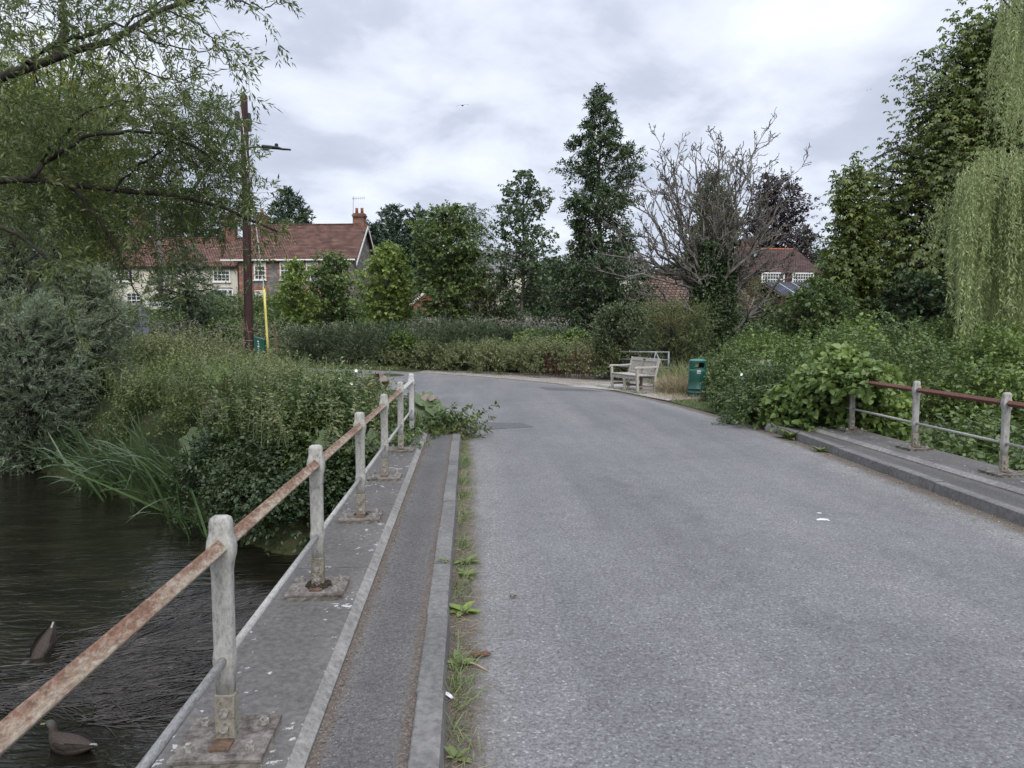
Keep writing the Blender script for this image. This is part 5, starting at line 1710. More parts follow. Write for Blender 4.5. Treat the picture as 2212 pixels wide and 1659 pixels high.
trunkw = tubes(np.array([[(0, 0, -.3), (.1, .05, 1.5), (.05, 0, 3.2), (-.1, .1, 5.0), (-.2, .1, 8.0)]]), np.array([[.34, .28, .22, .16, .06]]), 10)
put('trunk', npmesh('trunk', [trunkw, tubes(np.array([c for c, _ in bt]), np.array([r for _, r in bt]), 8), tubes(TWa, np.broadcast_to(np.linspace(.0045, .002, 5), (len(TWa), 5)), 3)]), M_barkdk, ow, smooth=True)
leafobj('crown', sprigs(lp, ld, R.uniform(.16, .34, len(lp)), 9, .098, .023, .65, .25, .45), L_willow, ow)

# yellow-green willow behind it
tree_at('willow_tree', 'yellow-green willow with a rounded crown behind the dark near branches', 130, 125, 27, [(125, 20), (145, 110), (180, 160), (250, 190), (330, 185), (430, 140), (600, 60)], nb=170, nsp=22, lmat=L_willowy, bark=M_barkdk, leaf=None, elev=(.2, 1.1), droop=.05, spl=.6, nleaf=14, L=.16, W=.044, trunk_r=.28, t0=.2, ang=.6, upface=.3, spread=.13)
tree_at('willow_tree', 'darker willow at far left behind the osier shrubs', -60, 260, 24, [(260, 20), (300, 120), (380, 190), (480, 220), (600, 220), (720, 150)], nb=110, nsp=16, lmat=L_willow, bark=M_barkdk, leaf=None, elev=(.2, 1.0), spl=.55, nleaf=14, L=.14, W=.032, trunk_r=.25, t0=.1, ang=.6, upface=.3)
tree_at('willow_tree', 'mid-green willow screening the left end of the cottage', 205, 395, 30, [(395, 10), (430, 60), (500, 85), (580, 70), (680, 40)], nb=85, nsp=14, lmat=L_willow, bark=M_barkdk, leaf=None, elev=(.2, 1.0), spl=.55, nleaf=14, L=.14, W=.034, trunk_r=.18, t0=.1, ang=.6, upface=.3)
# osier shrubs on the water's edge
os_kw = dict(lmat=L_osier, bark=M_barkdk, leaf=None, elev=(.2, 1.15), droop=.2, spl=.42, nleaf=16, L=.12, W=.019, t0=.05, ang=.55, upface=.35, cat='shrub', spread=.12, smin=.3, group='osier shrubs on the far left bank', stems=2)
for px, pyt, y, hw, lab, nb_ in ((40, 425, 19.5, 125, 'tallest silvery osier shrub at the left edge above the river', 130), (160, 575, 19.8, 88, 'silvery osier shrub leaning over the reeds', 110), (45, 640, 17.6, 120, 'low grey-green osier shrub hanging over the dark water', 120), (185, 720, 21.5, 40, 'small osier shrub below the road sign', 70)):
    tree_at('osier_shrub', lab, px, pyt, y, [(pyt, hw * .15), (pyt + 40, hw * .55), (pyt + 130, hw), (pyt + 230, hw), (960, hw * .7)], nb=nb_, nsp=19, trunk_r=.12, **os_kw)
# the dark leaning stem at the waterline
tp = atz(62, 962, WATER_Z - .1)
sn = empty('willow_stump', tuple(tp), 0, 'dark leaning willow stem standing in the water at the left', 'tree stump')
put('trunk', npmesh('trunk', [tubes(np.array([[(.1, 0, -.3), (0, 0, .3), (-.12, .05, .9), (-.05, .1, 1.7), (-.2, .2, 2.6)], [(.05, 0, .2), (.25, .05, .7), (.5, .1, 1.2), (.7, .1, 1.8), (.8, .2, 2.6)]]), np.array([[.3, .24, .2, .17, .12], [.16, .14, .12, .09, .06]]), 9)]), M_barkdk, sn, smooth=True)


# ------------------------------------------------------------------ undergrowth
def mounds(cfg, dens, spl, nleaf, L, W, stem=.003, kind=4, flat=.3, droop=.2, upface=.7, wild=.35, depth=.35):
    """Leafy sprays over a set of overlapping humps (x, y, top z, radius, height)."""
    cs = np.array([(x, y, zt - h, r, r, h) for x, y, zt, r, h in cfg])
    area = cs[:, 3] * (cs[:, 3] + 2 * cs[:, 5])
    num = np.maximum((dens * area).astype(int), 20)
    bi = np.repeat(np.arange(len(cs)), num)
    n = len(bi)
    d = rnd_dir(n)
    d[:, 2] = np.where(d[:, 2] < -.35, -d[:, 2], d[:, 2])
    sc = 1 - depth * R.uniform(0, 1, n) ** 1.6 + R.normal(size=n) * .05
    P = cs[bi, :3] + d * cs[bi, 3:] * sc[:, None]
    keep = np.ones(n, bool)
    for j in range(len(cs)):
        q = ((P - cs[j, :3]) / cs[j, 3:])
        keep &= ~(((q ** 2).sum(1) < .42) & (bi != j))
    keep &= P[:, 2] > ground_h(P[:, 0], P[:, 1]) - .02
    keep &= P[:, 2] > WATER_Z + .03
    P, d = P[keep], d[keep]
    D = nrm(d * .8 + R.normal(size=P.shape) * wild + np.array([0, 0, .35]))
    return sprigs(P, D, spl * R.uniform(.5, 1.5, len(P)), nleaf, L, W, .95, droop, upface, stem, kind)


def scatter_poly(poly, n, seed):
    rr = np.random.default_rng(seed)
    poly = np.asarray(poly, float)
    lo, hi = poly.min(0), poly.max(0)
    out = []
    while len(out) < n:
        p = rr.uniform(lo, hi)
        ins = False
        for i in range(len(poly)):
            (xa, ya), (xb, yb) = poly[i], poly[(i + 1) % len(poly)]
            if (ya > p[1]) != (yb > p[1]) and p[0] < (xb - xa) * (p[1] - ya) / (yb - ya) + xa:
                ins = not ins
        if ins:
            out.append(p)
    return np.array(out)


rr2 = np.random.default_rng(3)


def bank_cfg(poly, n, seed, ztop, r, hmul=1.0):
    """Humps standing on the bank, lower towards the water."""
    c = []
    for x, y in scatter_poly(poly, n, seed):
        d = y - float(np.interp(x, FX, FY))
        zt = ztop[0] + (ztop[1] - ztop[0]) * rr2.random()
        zt = min(zt, -1.0 + d * 1.15 + .3 * rr2.random())
        q = r[0] + (r[1] - r[0]) * rr2.random()
        c.append((x, y, zt, q, min(max(zt + 1.2, .5), 1.5) * hmul))
    return c


pA = [(-1.35, 11.1), (-2.8, 10.9), (-4.3, 12.4), (-5.2, 13.6), (-4.2, 15.5), (-1.8, 16.0), (-1.0, 13.2)]
cfgA = bank_cfg(pA, 46, 21, (-.05, .72), (.40, .72))
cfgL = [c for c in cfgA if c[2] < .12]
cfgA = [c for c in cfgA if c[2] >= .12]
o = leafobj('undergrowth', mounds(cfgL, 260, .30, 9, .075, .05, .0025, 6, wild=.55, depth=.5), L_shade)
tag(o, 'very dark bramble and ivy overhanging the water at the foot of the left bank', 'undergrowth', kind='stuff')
o = leafobj('undergrowth', mounds(cfgA, 250, .30, 9, .078, .050, .0025, 6, wild=.6, depth=.5), L_bramble)
tag(o, 'dark green brambles and nettles tumbling down the bank behind the left railing', 'undergrowth', kind='stuff')
pB = [(-4.0, 15.0), (-5.8, 15.4), (-9.7, 19.2), (-12.0, 22.4), (-11.5, 26.0), (-6, 23.5), (-3.2, 20), (-1.9, 16.5)]
cfgB = bank_cfg(pB, 62, 22, (.05, .85), (.5, 1.0))
o = leafobj('undergrowth', mounds(cfgB, 115, .36, 9, .085, .040, .0025, 4, wild=.6, depth=.5), L_herb)
Ps = np.concatenate([scatter_poly(pA, 130, 51), scatter_poly(pB, 300, 52)])
hs = np.array([max(.3, min(-1.0 + (y - float(np.interp(x, FX, FY))) * 1.1, .5)) for x, y in Ps])
P3s = np.stack([Ps[:, 0], Ps[:, 1], hs - .35], 1)
Ds = nrm(R.normal(size=P3s.shape) * .22 + np.array([0, 0, 1.0]))
o2 = leafobj('nettle_stems', sprigs(P3s, Ds, R.uniform(.5, 1.05, len(Ps)), 22, .085, .034, 1.15, .06, .7, .005), L_weed)
tag(o2, 'upright pale nettle and willowherb stems rising through the left bank growth', 'weeds', kind='stuff')
tag(o, 'mid-green herbs and grasses covering the bank between reeds and road', 'undergrowth', kind='stuff')
cfgC = [(x, y, z + .3 * rr2.random(), .9 + .5 * rr2.random(), .9) for (x, y), z in zip(scatter_poly([(-15, 24), (-13.5, 21.5), (-8, 22.4), (-5.5, 23.6), (-8.2, 26.0), (-15, 28.5)], 34, 5), np.linspace(1.0, .9, 34))]
cfgC = [(x, y, (zt - .45 if -.36 < x / y < -.23 else zt), r, h) for x, y, zt, r, h in cfgC]
o = leafobj('undergrowth', mounds(cfgC, 70, .45, 10, .10, .035, .003, 4, droop=.1, wild=.25), L_weed)
tag(o, 'tall tangled pale green weeds round the foot of the telegraph pole', 'undergrowth', kind='stuff')
Pg = np.concatenate([scatter_poly(pB, 2600, 61), scatter_poly([(-15, 24), (-13.5, 21.5), (-8, 22.4), (-5.5, 23.6), (-8.2, 26.0), (-15, 28.5)], 2400, 62)])
hg = np.array([max(-.6, min(-1.0 + (y - float(np.interp(x, FX, FY))) * 1.1, .25)) for x, y in Pg])
P3g = np.stack([Pg[:, 0], Pg[:, 1], hg], 1)
o = leafobj('tall_grass', [blades(P3g, nrm(R.normal(size=P3g.shape) * .25 + np.array([0, 0, 1.0])), R.uniform(.45, 1.05, len(Pg)), .012, R.uniform(.1, .9, len(Pg)), 4)], L_grass)
tag(o, 'long pale grass growing through the weeds on the left bank', 'grass', kind='stuff')
# tall thin weeds beyond (pinkish-grey seed heads)
P = scatter_poly([(-22, 36), (-20, 38), (-4, 34.5), (-2, 32.2), (-9, 33.6)], 520, 9)
P3 = np.stack([P[:, 0], P[:, 1], np.zeros(len(P))], 1)
D3 = nrm(R.normal(size=P3.shape) * .14 + np.array([0, 0, 1.0]))
hh = R.uniform(.9, 1.9, len(P))
pr_ = sprigs(P3, D3, hh, 16, .13, .035, .8, .08, .4, .006)
o = leafobj('tall_weeds', pr_, L_weed)
tag(o, 'tall grey-green weeds in a belt behind the pole and the broom bushes', 'weeds', kind='stuff')
tip = P3 + D3 * hh[:, None]
sel = R.uniform(size=len(P)) < .35
tp_ = np.repeat(tip[sel], 26, 0) + R.normal(size=(sel.sum() * 26, 3)) * np.array([.13, .13, .11])
dd = rnd_dir(len(tp_))
o = leafobj('seed_heads', [leaf4(tp_, dd, perp(dd), .06, .045)], L_flower)
tag(o, 'dusty pinkish seed heads above the tall weeds behind the pole', 'weeds', kind='stuff')
# pale flowering hemp agrimony behind the middle of the hedge
P = np.concatenate([scatter_poly([(-3.0, 34.5), (4.0, 32.0), (4.6, 33.4), (-2, 36)], 260, 12), scatter_poly([(-22, 38.2), (-14, 37.5), (-14, 40), (-22, 41)], 200, 13)])
P3 = np.stack([P[:, 0], P[:, 1], np.zeros(len(P))], 1)
hh = R.uniform(1.5, 2.1, len(P))
D3 = nrm(R.normal(size=P3.shape) * .08 + np.array([0, 0, 1.0]))
o = leafobj('flower_bed', sprigs(P3, D3, hh, 14, .14, .06, .9, .1, .5, .007), L_green)
tag(o, 'leafy stems of pale flowering plants behind the far hedge', 'flowers', kind='stuff')
tp_ = np.repeat(P3 + D3 * hh[:, None], 13, 0) + R.normal(size=(len(P3) * 13, 3)) * np.array([.15, .15, .06])
dd = nrm(rnd_dir(len(tp_)) + np.array([0, 0, .6]))
o = leafobj('flower_heads', [leaf4(tp_, dd, perp(dd), .06, .05)], L_flower)
tag(o, 'pale dusty pink flower heads massed behind the far hedge', 'flowers', kind='stuff')

# garden growth between the weeds and the houses
gcfg = []
for x, y in scatter_poly([(-28, 38), (-2, 38), (-3, 52), (-28, 54)], 95, 31):
    z = float(ground_h(x, y))
    hgt = 1.0 + 1.2 * rr2.random()
    gcfg.append((x, y, z + hgt, 1.1 + .8 * rr2.random(), hgt))
o = leafobj('garden_shrubbery', mounds(gcfg, 40, .5, 9, .15, .09, .004, 4), L_green)
tag(o, 'mixed green garden shrubs in front of the cottage and brick house', 'shrubbery', kind='stuff')
gcfg = []
for x, y in scatter_poly([(-4, 35), (6, 31.5), (24, 30), (30, 44), (-4, 46)], 110, 32):
    z = float(ground_h(x, y))
    hgt = 1.0 + 1.0 * rr2.random()
    gcfg.append((x, y, z + hgt, 1.1 + .9 * rr2.random(), hgt))
o = leafobj('garden_shrubbery', mounds(gcfg, 34, .5, 9, .15, .09, .004, 4), L_dark)
tag(o, 'dark shrubbery filling in under the trees beyond the road', 'shrubbery', kind='stuff')
# far wood
gcfg = []
for k in range(90):
    x = -110 + k * 2.6 + rr2.normal() * 2
    y = 105 + rr2.random() * 35
    z = float(ground_h(x, y))
    hgt = 7 + 3.5 * rr2.random()
    gcfg.append((x, y, z + hgt, 4 + 2 * rr2.random(), hgt))
o = leafobj('far_wood', mounds(gcfg, 6.0, 1.6, 9, .75, .5, .0, 4), L_dark)
tag(o, 'distant dark tree line beyond the houses', 'wood', kind='stuff')

# low herbs along the far verge, in front of the broom
hcfg = []
for t_ in np.linspace(0, 1, 46):
    x = np.interp(t_, [0, .25, .5, .75, 1], [-19, -9, -2.0, 1.7, 4.8])
    y = np.interp(t_, [0, .25, .5, .75, 1], [36.4, 33.9, 30.4, 26.9, 23.4])
    far = t_ < .55
    hcfg.append((x + .3 * rr2.normal(), y + .35 * rr2.random() + (0.6 if far else .25), (.45 if far else .85) + .35 * rr2.random(), .5 + .3 * rr2.random(), .7))
o = leafobj('verge_herbs', mounds(hcfg, 150, .35, 10, .085, .035, .003, 4, droop=.1, wild=.3), L_weed)
tag(o, 'straggling pale green herbs along the far road edge', 'weeds', kind='stuff')
# reddish dock in front of the round bush
P = scatter_poly([(1.9, 26.6), (3.9, 23.9), (4.5, 24.5), (2.6, 27.4)], 120, 14)
P3 = np.stack([P[:, 0], P[:, 1], np.zeros(len(P))], 1)
hh = R.uniform(.6, 1.25, len(P))
D3 = nrm(R.normal(size=P3.shape) * .15 + np.array([0, 0, 1.0]))
o = leafobj('dock_stems', sprigs(P3, D3, hh, 34, .05, .03, .6, .02, .3, .006), L_dock)
tag(o, 'rusty brown dock gone to seed left of the round bush', 'weeds', kind='stuff')
# lime bindweed draped over the hedge
hc = [(at(px, 730, y).x, y, at(px, py, y).z, r_, r_ * .8) for px, py, y, r_ in ((1140, 722, 29.0, .55), (1180, 720, 28.6, .5), (1210, 730, 27.8, .45), (1245, 718, 27.4, .45), (870, 722, 31.4, .45), (890, 735, 31.2, .35), (1110, 745, 28.8, .5), (1120, 765, 28.2, .4))]
o = leafobj('climbing_bindweed', mounds(hc, 420, .2, 8, .09, .08, .002, 4), L_vine)
tag(o, 'bright lime-green bindweed draped over the far hedge', 'climber', kind='stuff')

# right: brambles and bindweed
rc = []
for x, y in scatter_poly([(5.75, 12.6), (6.3, 12.0), (15, 14.0), (20, 17), (20, 24), (10, 24.0), (7.0, 20.2), (6.5, 17.0), (5.9, 15.2)], 105, 41):
    zt = .75 + .5 * rr2.random() + .12 * (min(y, 20) - 12) * .35
    if x < 6.9:
        zt -= .25
    r_ = .6 + .5 * rr2.random()
    rc.append((x, y, zt, r_, zt + .15))
rc = [(x, y, zt + .25 * rr2.normal(), r_, h) for x, y, zt, r_, h in rc]
o = leafobj('undergrowth', mounds(rc[1::2], 110, .34, 9, .085, .05, .003, 4), L_green)
tag(o, 'mid green bramble humps mixed among the lime bindweed by the right verge', 'undergrowth', kind='stuff')
o = leafobj('undergrowth', mounds(rc[::2], 105, .32, 9, .10, .062, .003, 4), L_vine)
tag(o, 'light green brambles and bindweed heaped between the bin and the right railing', 'undergrowth', kind='stuff')
rc2 = []
for x, y in scatter_poly([(5.15, 12.7), (5.6, 12.2), (6.4, 15), (6.5, 18.2), (6.15, 18.3), (5.35, 15.2)], 26, 42):
    zt = .55 + .45 * rr2.random() - .35 * (x < 5.6)
    q_ = .40 + .18 * rr2.random()
    if x - q_ < .338 * y:
        x = .338 * y + q_
    rc2.append((x, y, zt, q_, zt + .1))
o = leafobj('undergrowth', mounds(rc2, 300, .26, 9, .07, .036, .003, 6), L_bramble)
tag(o, 'darker nettles along the foot of the brambles on the right verge', 'undergrowth', kind='stuff')
rc3 = []
for x, y in scatter_poly([(6.35, 4.5), (6.35, 12.4), (9, 13.6), (20, 16.5), (20, 10), (11, 5)], 95, 43):
    zt = -.35 + .55 * rr2.random() + .13 * max(y - 8, 0) + .02 * max(x - 8, 0)
    rc3.append((x, y, zt, .7 + .5 * rr2.random(), zt + 1.5))
o = leafobj('undergrowth', mounds(rc3, 150, .3, 9, .10, .065, .003, 4), L_green)
tag(o, 'leafy growth filling the river bed behind the right railing', 'undergrowth', kind='stuff')
# bindweed mound swallowing the end of the right railing
bm_ = [(5.95, 11.25, 1.22, .40, .42), (6.2, 11.9, 1.32, .55, 1.0), (5.78, 11.7, 1.0, .40, .7), (6.05, 10.75, 1.08, .26, .26), (5.55, 12.2, .70, .4, .6), (6.5, 11.4, 1.05, .45, .9)]
o = leafobj('bindweed', mounds(bm_, 420, .2, 7, .115, .085, .003, 6, upface=.35, droop=.35), L_vine)
tag(o, 'mound of heart-leaved bindweed swallowing the end of the right railing', 'climber')
# a few white trumpet flowers
fl = np.array([tuple(at(px, py, y)) for px, py, y in ((1800, 878, 12.2), (1600, 808, 14.6), (1662, 790, 14.6), (760, 828, 13.4), (735, 815, 14.2), (770, 800, 14.6), (1700, 868, 13.2), (940, 790, 26))])
for k, p in enumerate(fl[:6]):
    mb = MB()
    rg = []
    for z, r_ in ((0, .006), (.02, .012), (.035, .03)):
        rg.append([(r_ * math.cos(2 * PI * j / 10), -z, r_ * math.sin(2 * PI * j / 10)) for j in range(10)])
    o = mb.rings(rg, cap=False).build('bindweed_flower', L_petal, None, tuple(p), smooth=True)
    tag(o, 'small white bindweed trumpet flower among green leaves', 'flower', 'white bindweed flowers in the undergrowth')

# grass: verges
def grass(name, label, poly, n, seed, hmin, hmax, mat, z=-.01, w=.007, bend=.6):
    P = scatter_poly(poly, n, seed)
    P3 = np.stack([P[:, 0], P[:, 1], np.full(len(P), z)], 1)
    D = nrm(R.normal(size=P3.shape) * .4 + np.array([0, 0, 1.0]))
    o = leafobj(name, [blades(P3, D, R.uniform(hmin, hmax, n), w, R.uniform(.1, bend, n), 3)], mat)
    return tag(o, label, 'grass', kind='stuff')


grass('grass', 'short green grass on the verge across the road', [(-12, 34.2), (-8.8, 33.0), (-3, 29.9), (-2.2, 30.6), (-8.5, 34.6), (-12, 35.6)], 5000, 1, .08, .28, L_grass, w=.014)
grass('grass', 'thin green grass at the road edge below the litter bin', [(4.75, 17.0), (5.1, 14.0), (5.2, 12.6), (5.9, 13.2), (5.75, 16.4), (5.0, 17.6)], 6500, 2, .02, .07, L_grass, bend=.9)
grass('grass', 'sparse strip of grass between road and bench', [(3.55, 21.9), (4.45, 18.9), (4.75, 19.0), (3.9, 21.6)], 900, 3, .03, .10, L_grass)
grass('dry_grass', 'tangle of dry straw-coloured grass between the bench and the bin', [(5.1, 19.3), (5.55, 18.6), (6.2, 18.7), (6.4, 20.6), (5.6, 21.0)], 5200, 4, .25, .75, L_straw, w=.008, bend=1.3)
grass('dry_grass', 'short dry grass in front of the litter bin', [(4.75, 18.3), (5.3, 16.8), (6.0, 17.4), (5.6, 18.8), (4.9, 19.2)], 900, 5, .04, .20, L_straw, bend=1.2)
grass('tall_grass', 'tall seeding grass behind the bin and bench', [(5.9, 19.4), (7.4, 19.6), (7.6, 22.4), (5.6, 22.6)], 2600, 6, .5, 1.1, L_weed, w=.012, bend=.6)

# weeds in the gutter at the foot of the left kerb
n = 6500
yy = R.uniform(1.6, 12.2, n)
dn = .5 + .5 * np.sin(yy * 7.1 + 2 * np.sin(yy * 2.3)) * np.sin(yy * 1.7 + 1)
k = R.uniform(size=n) < .06 + .94 * dn ** 2.2
yy = yy[k]
P3 = np.stack([-.095 + np.abs(R.normal(size=len(yy))) * .055, yy, np.zeros(len(yy))], 1)
D = nrm(R.normal(size=P3.shape) * .55 + np.array([.35, 0, 1.0]))
o = leafobj('gutter_grass', [blades(P3, D, R.uniform(.03, .15, len(yy)), .0048, R.uniform(.2, 1.1, len(yy)), 3)], L_grass)
tag(o, 'tufts of grass growing in the gutter along the left kerb', 'grass', kind='stuff')
n = 1500
P3 = np.stack([-.09 + np.abs(R.normal(size=n)) * .07, R.uniform(1.5, 12.3, n), np.full(n, .004)], 1)
D = nrm(R.normal(size=(n, 3)) * np.array([1, 1, .12]) + np.array([0, 0, .05]))
o = leafobj('dry_litter', [blades(P3, D, R.uniform(.03, .16, n), .003, .15, 2)], L_straw)
tag(o, 'dry grass stalks lying in the left gutter', 'litter', kind='stuff')
n = 900
yy = R.uniform(2.0, 12.6, n)
P3 = np.stack([np.interp(yy, [2, 6, 12], [4.80, 4.88, 5.12]) - np.abs(R.normal(size=n)) * .16 - .0, yy, np.full(n, .004)], 1)
D = nrm(R.normal(size=(n, 3)) * np.array([1, 1, .1]))
o = leafobj('dry_litter', [leaf4(P3, D, perp(D, np.array([0, 0, 1.0])), R.uniform(.015, .05, n), R.uniform(.006, .018, n))], L_straw)
tag(o, 'dry leaf fragments gathered along the right kerb', 'litter', kind='stuff')
n = 500
yy = R.uniform(1.5, 11.8, n)
P3 = np.stack([-.60 + np.abs(R.normal(size=n)) * .04, yy, np.full(n, .099)], 1)
D = nrm(R.normal(size=(n, 3)) * np.array([1, 1, .1]))
o = leafobj('dry_litter', [leaf4(P3, D, perp(D, np.array([0, 0, 1.0])), R.uniform(.008, .03, n), R.uniform(.004, .010, n))], L_wither)
tag(o, 'brown crumbs of leaf litter along the left coping edge', 'litter', kind='stuff')


def rosette(name, label, p, n, L, W, mat, cat='weed', lift=.5):
    a = np.arange(n) * 2.4 + R.uniform(0, .5, n)
    D = nrm(np.stack([np.cos(a), np.sin(a), R.uniform(.15, lift * 1.6, n)], 1))
    P = np.zeros((n, 3)) + D * .01
    sc = R.uniform(.6, 1.15, n)
    o = leafobj(name, [leaf6(P, D, perp(D, np.array([0, 0, 1.0])), L * sc, W * sc, .12, .25)], mat)
    o.location = p
    return tag(o, label, cat)


for px, py, n, L, W, lab in ((1002, 1322, 11, .12, .062, 'large broad-leaved dock at the foot of the left kerb'), (992, 1435, 9, .085, .04, 'small dock on the kerb foot beside the brown leaves'), (1005, 1215, 9, .11, .05, 'flat weed at the kerb, farther along than the big dock'), (985, 1640, 7, .06, .03, 'little plantain at the bottom edge beside the kerb'), (1010, 1245, 7, .10, .05, 'paired dock leaves just beyond the big dock')):
    rosette('dock_weed', lab, tuple(atz(px, py, .004)), n, L, W, L_lime if n == 11 else L_herb)
rosette('kerb_weed', 'wisp of weed in a joint on top of the left kerb', tuple(atz(958, 1212, .113)), 8, .045, .02, L_herb)
rosette('kerb_weed', 'clump of yellowing weed against the right kerb', tuple(atz(1773, 975, .0)), 34, .16, .03, L_grass)
rosette('kerb_weed', 'leafy weed at the rounded end of the right kerb', tuple(atz(1705, 948, .0)), 26, .22, .08, L_herb, lift=.9)

# feather, dead leaves, stick
fp_ = atz(978, 1510, .01)
P = []
nb_ = 9
l_, r2 = [], []
for i in range(nb_):
    s = i / (nb_ - 1)
    w = .013 * math.sin(PI * min(s * .9 + .12, 1)) ** .7
    l_.append((-w, s * .085, .004 + .006 * math.sin(s * 3)))
    r2.append((w * .7, s * .085, .004 + .006 * math.sin(s * 3)))
mb = MB().add(l_ + r2, [(i, i + 1, nb_ + i + 1, nb_ + i) for i in range(nb_ - 1)])
o = mb.build('feather', M_quill, None, tuple(fp_))
o.rotation_euler = (0, 0, rad(35))
MB().tube([(0, -.02, .006), (0, .08, .008)], .0012, 5).build('quill', M_straw, o)
tag(o, 'small white feather lying in the gutter grass', 'feather')
for px, py, lab, sz in ((1032, 1417, 'curled reddish-brown dead leaf on the road, left of its twin', .045), (1046, 1415, 'crumpled reddish-brown dead leaf on the road, right of its twin', .05), (1108, 1290, 'small grey withered leaf on the road beyond the dead leaves', .03)):
    p = atz(px, py, .006)
    n = 10
    ring = [(sz * math.cos(2 * PI * j / n) * random.uniform(.5, 1), sz * .7 * math.sin(2 * PI * j / n) * random.uniform(.6, 1), random.uniform(0, .022)) for j in range(n)]
    o = MB().add([(0, 0, .004)] + ring, [(0, j + 1, (j + 1) % n + 1) for j in range(n)]).build('dead_leaf', M_drylf if sz > .04 else L_wither, None, tuple(p))
    tag(o, lab, 'leaf')
a, b = atz(1004, 1427, .012), atz(1056, 1450, .008)
tag(MB().tube([a, a.lerp(b, .5) + Vector((.004, 0, .003)), b], [.004, .005, .003], 6).build('dry_stalk', M_straw), 'pale dry stalk lying across the gutter by the dead leaves', 'stick')

# reeds at the water's edge
for k, (px, py, n, L, spread_, lab) in enumerate(((415, 1088, 150, 1.75, .45, 'tall dark reed clump at the right end of the reeds'), (300, 1060, 150, 1.55, .5, 'arching reed clump in the middle of the bank'), (200, 1010, 130, 1.5, .5, 'reed clump leaning left over the water'), (140, 985, 80, 1.3, .5, 'small reed clump nearest the willow stump'), (345, 985, 70, 1.9, .3, 'upright reed clump standing taller behind the others'), (430, 1150, 26, .9, .22, 'few reed blades growing out of the water in front of the brambles'))):
    p = atz(px, py, WATER_Z)
    P3 = R.normal(size=(n, 3)) * np.array([spread_, spread_ * .7, 0])
    D = nrm(R.normal(size=(n, 3)) * .30 + np.array([-.30 if k != 4 else -.1, -.12, 1.0]))
    bd = nrm(np.stack([-1 + R.normal(size=n) * .7, -.35 + R.normal(size=n) * .5, np.zeros(n)], 1))
    o = leafobj('reed_clump', [blades(P3, D, 1.3 * L * R.uniform(.45, 1.05, n), .042, np.clip(R.normal(size=n) * .28 + (.38 if k != 4 else .15), .03, 1.2), 6, bd)], L_reed)
    o.location = (p.x, p.y, WATER_Z - .05)
    tag(o, lab, 'reeds', 'reed clumps on the river bank')

# dry umbellifer stalks by the pole
for k, (px, pyb, pyt, lab) in enumerate(((532, 770, 693, 'brown dry umbel stalk crossing the telegraph pole'), (520, 770, 705, 'thin dry stalk just left of the telegraph pole'), (592, 775, 680, 'pale bare stalk right of the yellow guard'), (588, 770, 700, 'short bare stalk beside the yellow guard'))):
    a = at(px + 6, pyb, 25.5)
    b = at(px, pyt, 25.5)
    mb = MB().tube([a, a.lerp(b, .5) + Vector((.05, 0, 0)), b], [.012, .010, .006], 5)
    for j in range(5):
        s = random.uniform(.5, 1)
        q = a.lerp(b, s)
        e = q + Vector((random.uniform(-.3, .3), random.uniform(-.2, .2), random.uniform(.1, .3)))
        mb.tube([q, e], [.006, .003], 4)
        if k < 2:
            for i in range(10):
                f_ = e + Vector((random.uniform(-.1, .1), random.uniform(-.1, .1), random.uniform(.02, .07)))
                mb.tube([e, f_], [.002, .007], 4)
    tag(mb.build('dry_stalk', M_drystem), lab, 'dry stalk')


# butterbur: big round lobed leaves on stalks
def butterbur(name, label, p, leaves_, mat):
    t = empty(name, tuple(p), 0, label, 'plant')
    for (dx, dy, dz, r, tilt, az, wither) in leaves_:
        mb = MB()
        n, rings_ = 28, 5
        vs = [(0, 0, 0)]
        lob = random.uniform(0, 6)
        for k in range(1, rings_ + 1):
            s = k / rings_
            for j in range(n):
                a = 2 * PI * j / n
                notch = 1 - .75 * math.exp(-((a - PI) / .28) ** 2)
                q = r * s * notch * (1 + .10 * math.cos(7 * a + lob) * s + .04 * math.cos(19 * a))
                z = .10 * r * s * s + (.07 * r * math.cos(7 * a + lob) * s) + (random.uniform(-.02, .02) * r * s)
                if wither:
                    z += -.55 * r * s * s + .22 * r * s * math.cos(5 * a + lob)
                    q *= .75
                vs.append((q * math.cos(a), q * math.sin(a), z))
        fs = [(0, 1 + j, 1 + (j + 1) % n) for j in range(n)]
        for k in range(rings_ - 1):
            for j in range(n):
                a0 = 1 + k * n + j
                a1 = 1 + k * n + (j + 1) % n
                fs.append((a0, a0 + n, a1 + n, a1))
        mb.add(vs, fs)
        mt_ = Matrix.Translation((dx, dy, dz)) @ Matrix.Rotation(az, 4, 'Z') @ Matrix.Rotation(tilt, 4, 'Y')
        mb.xf(mt_)
        o = mb.build('leaf', L_wither if wither else mat, t, smooth=True)
        if wither:
            o['label'] = 'withered brown leaf'
        MB().tube([(dx * .3, dy * .3, -.5), (dx * .7, dy * .7, dz * .4 - .2), (dx, dy, dz - .003)], [.012, .010, .006], 6).build('stalk', M_stem, t)
    return t


def bpos(px, py, y):
    return at(px, py, y)


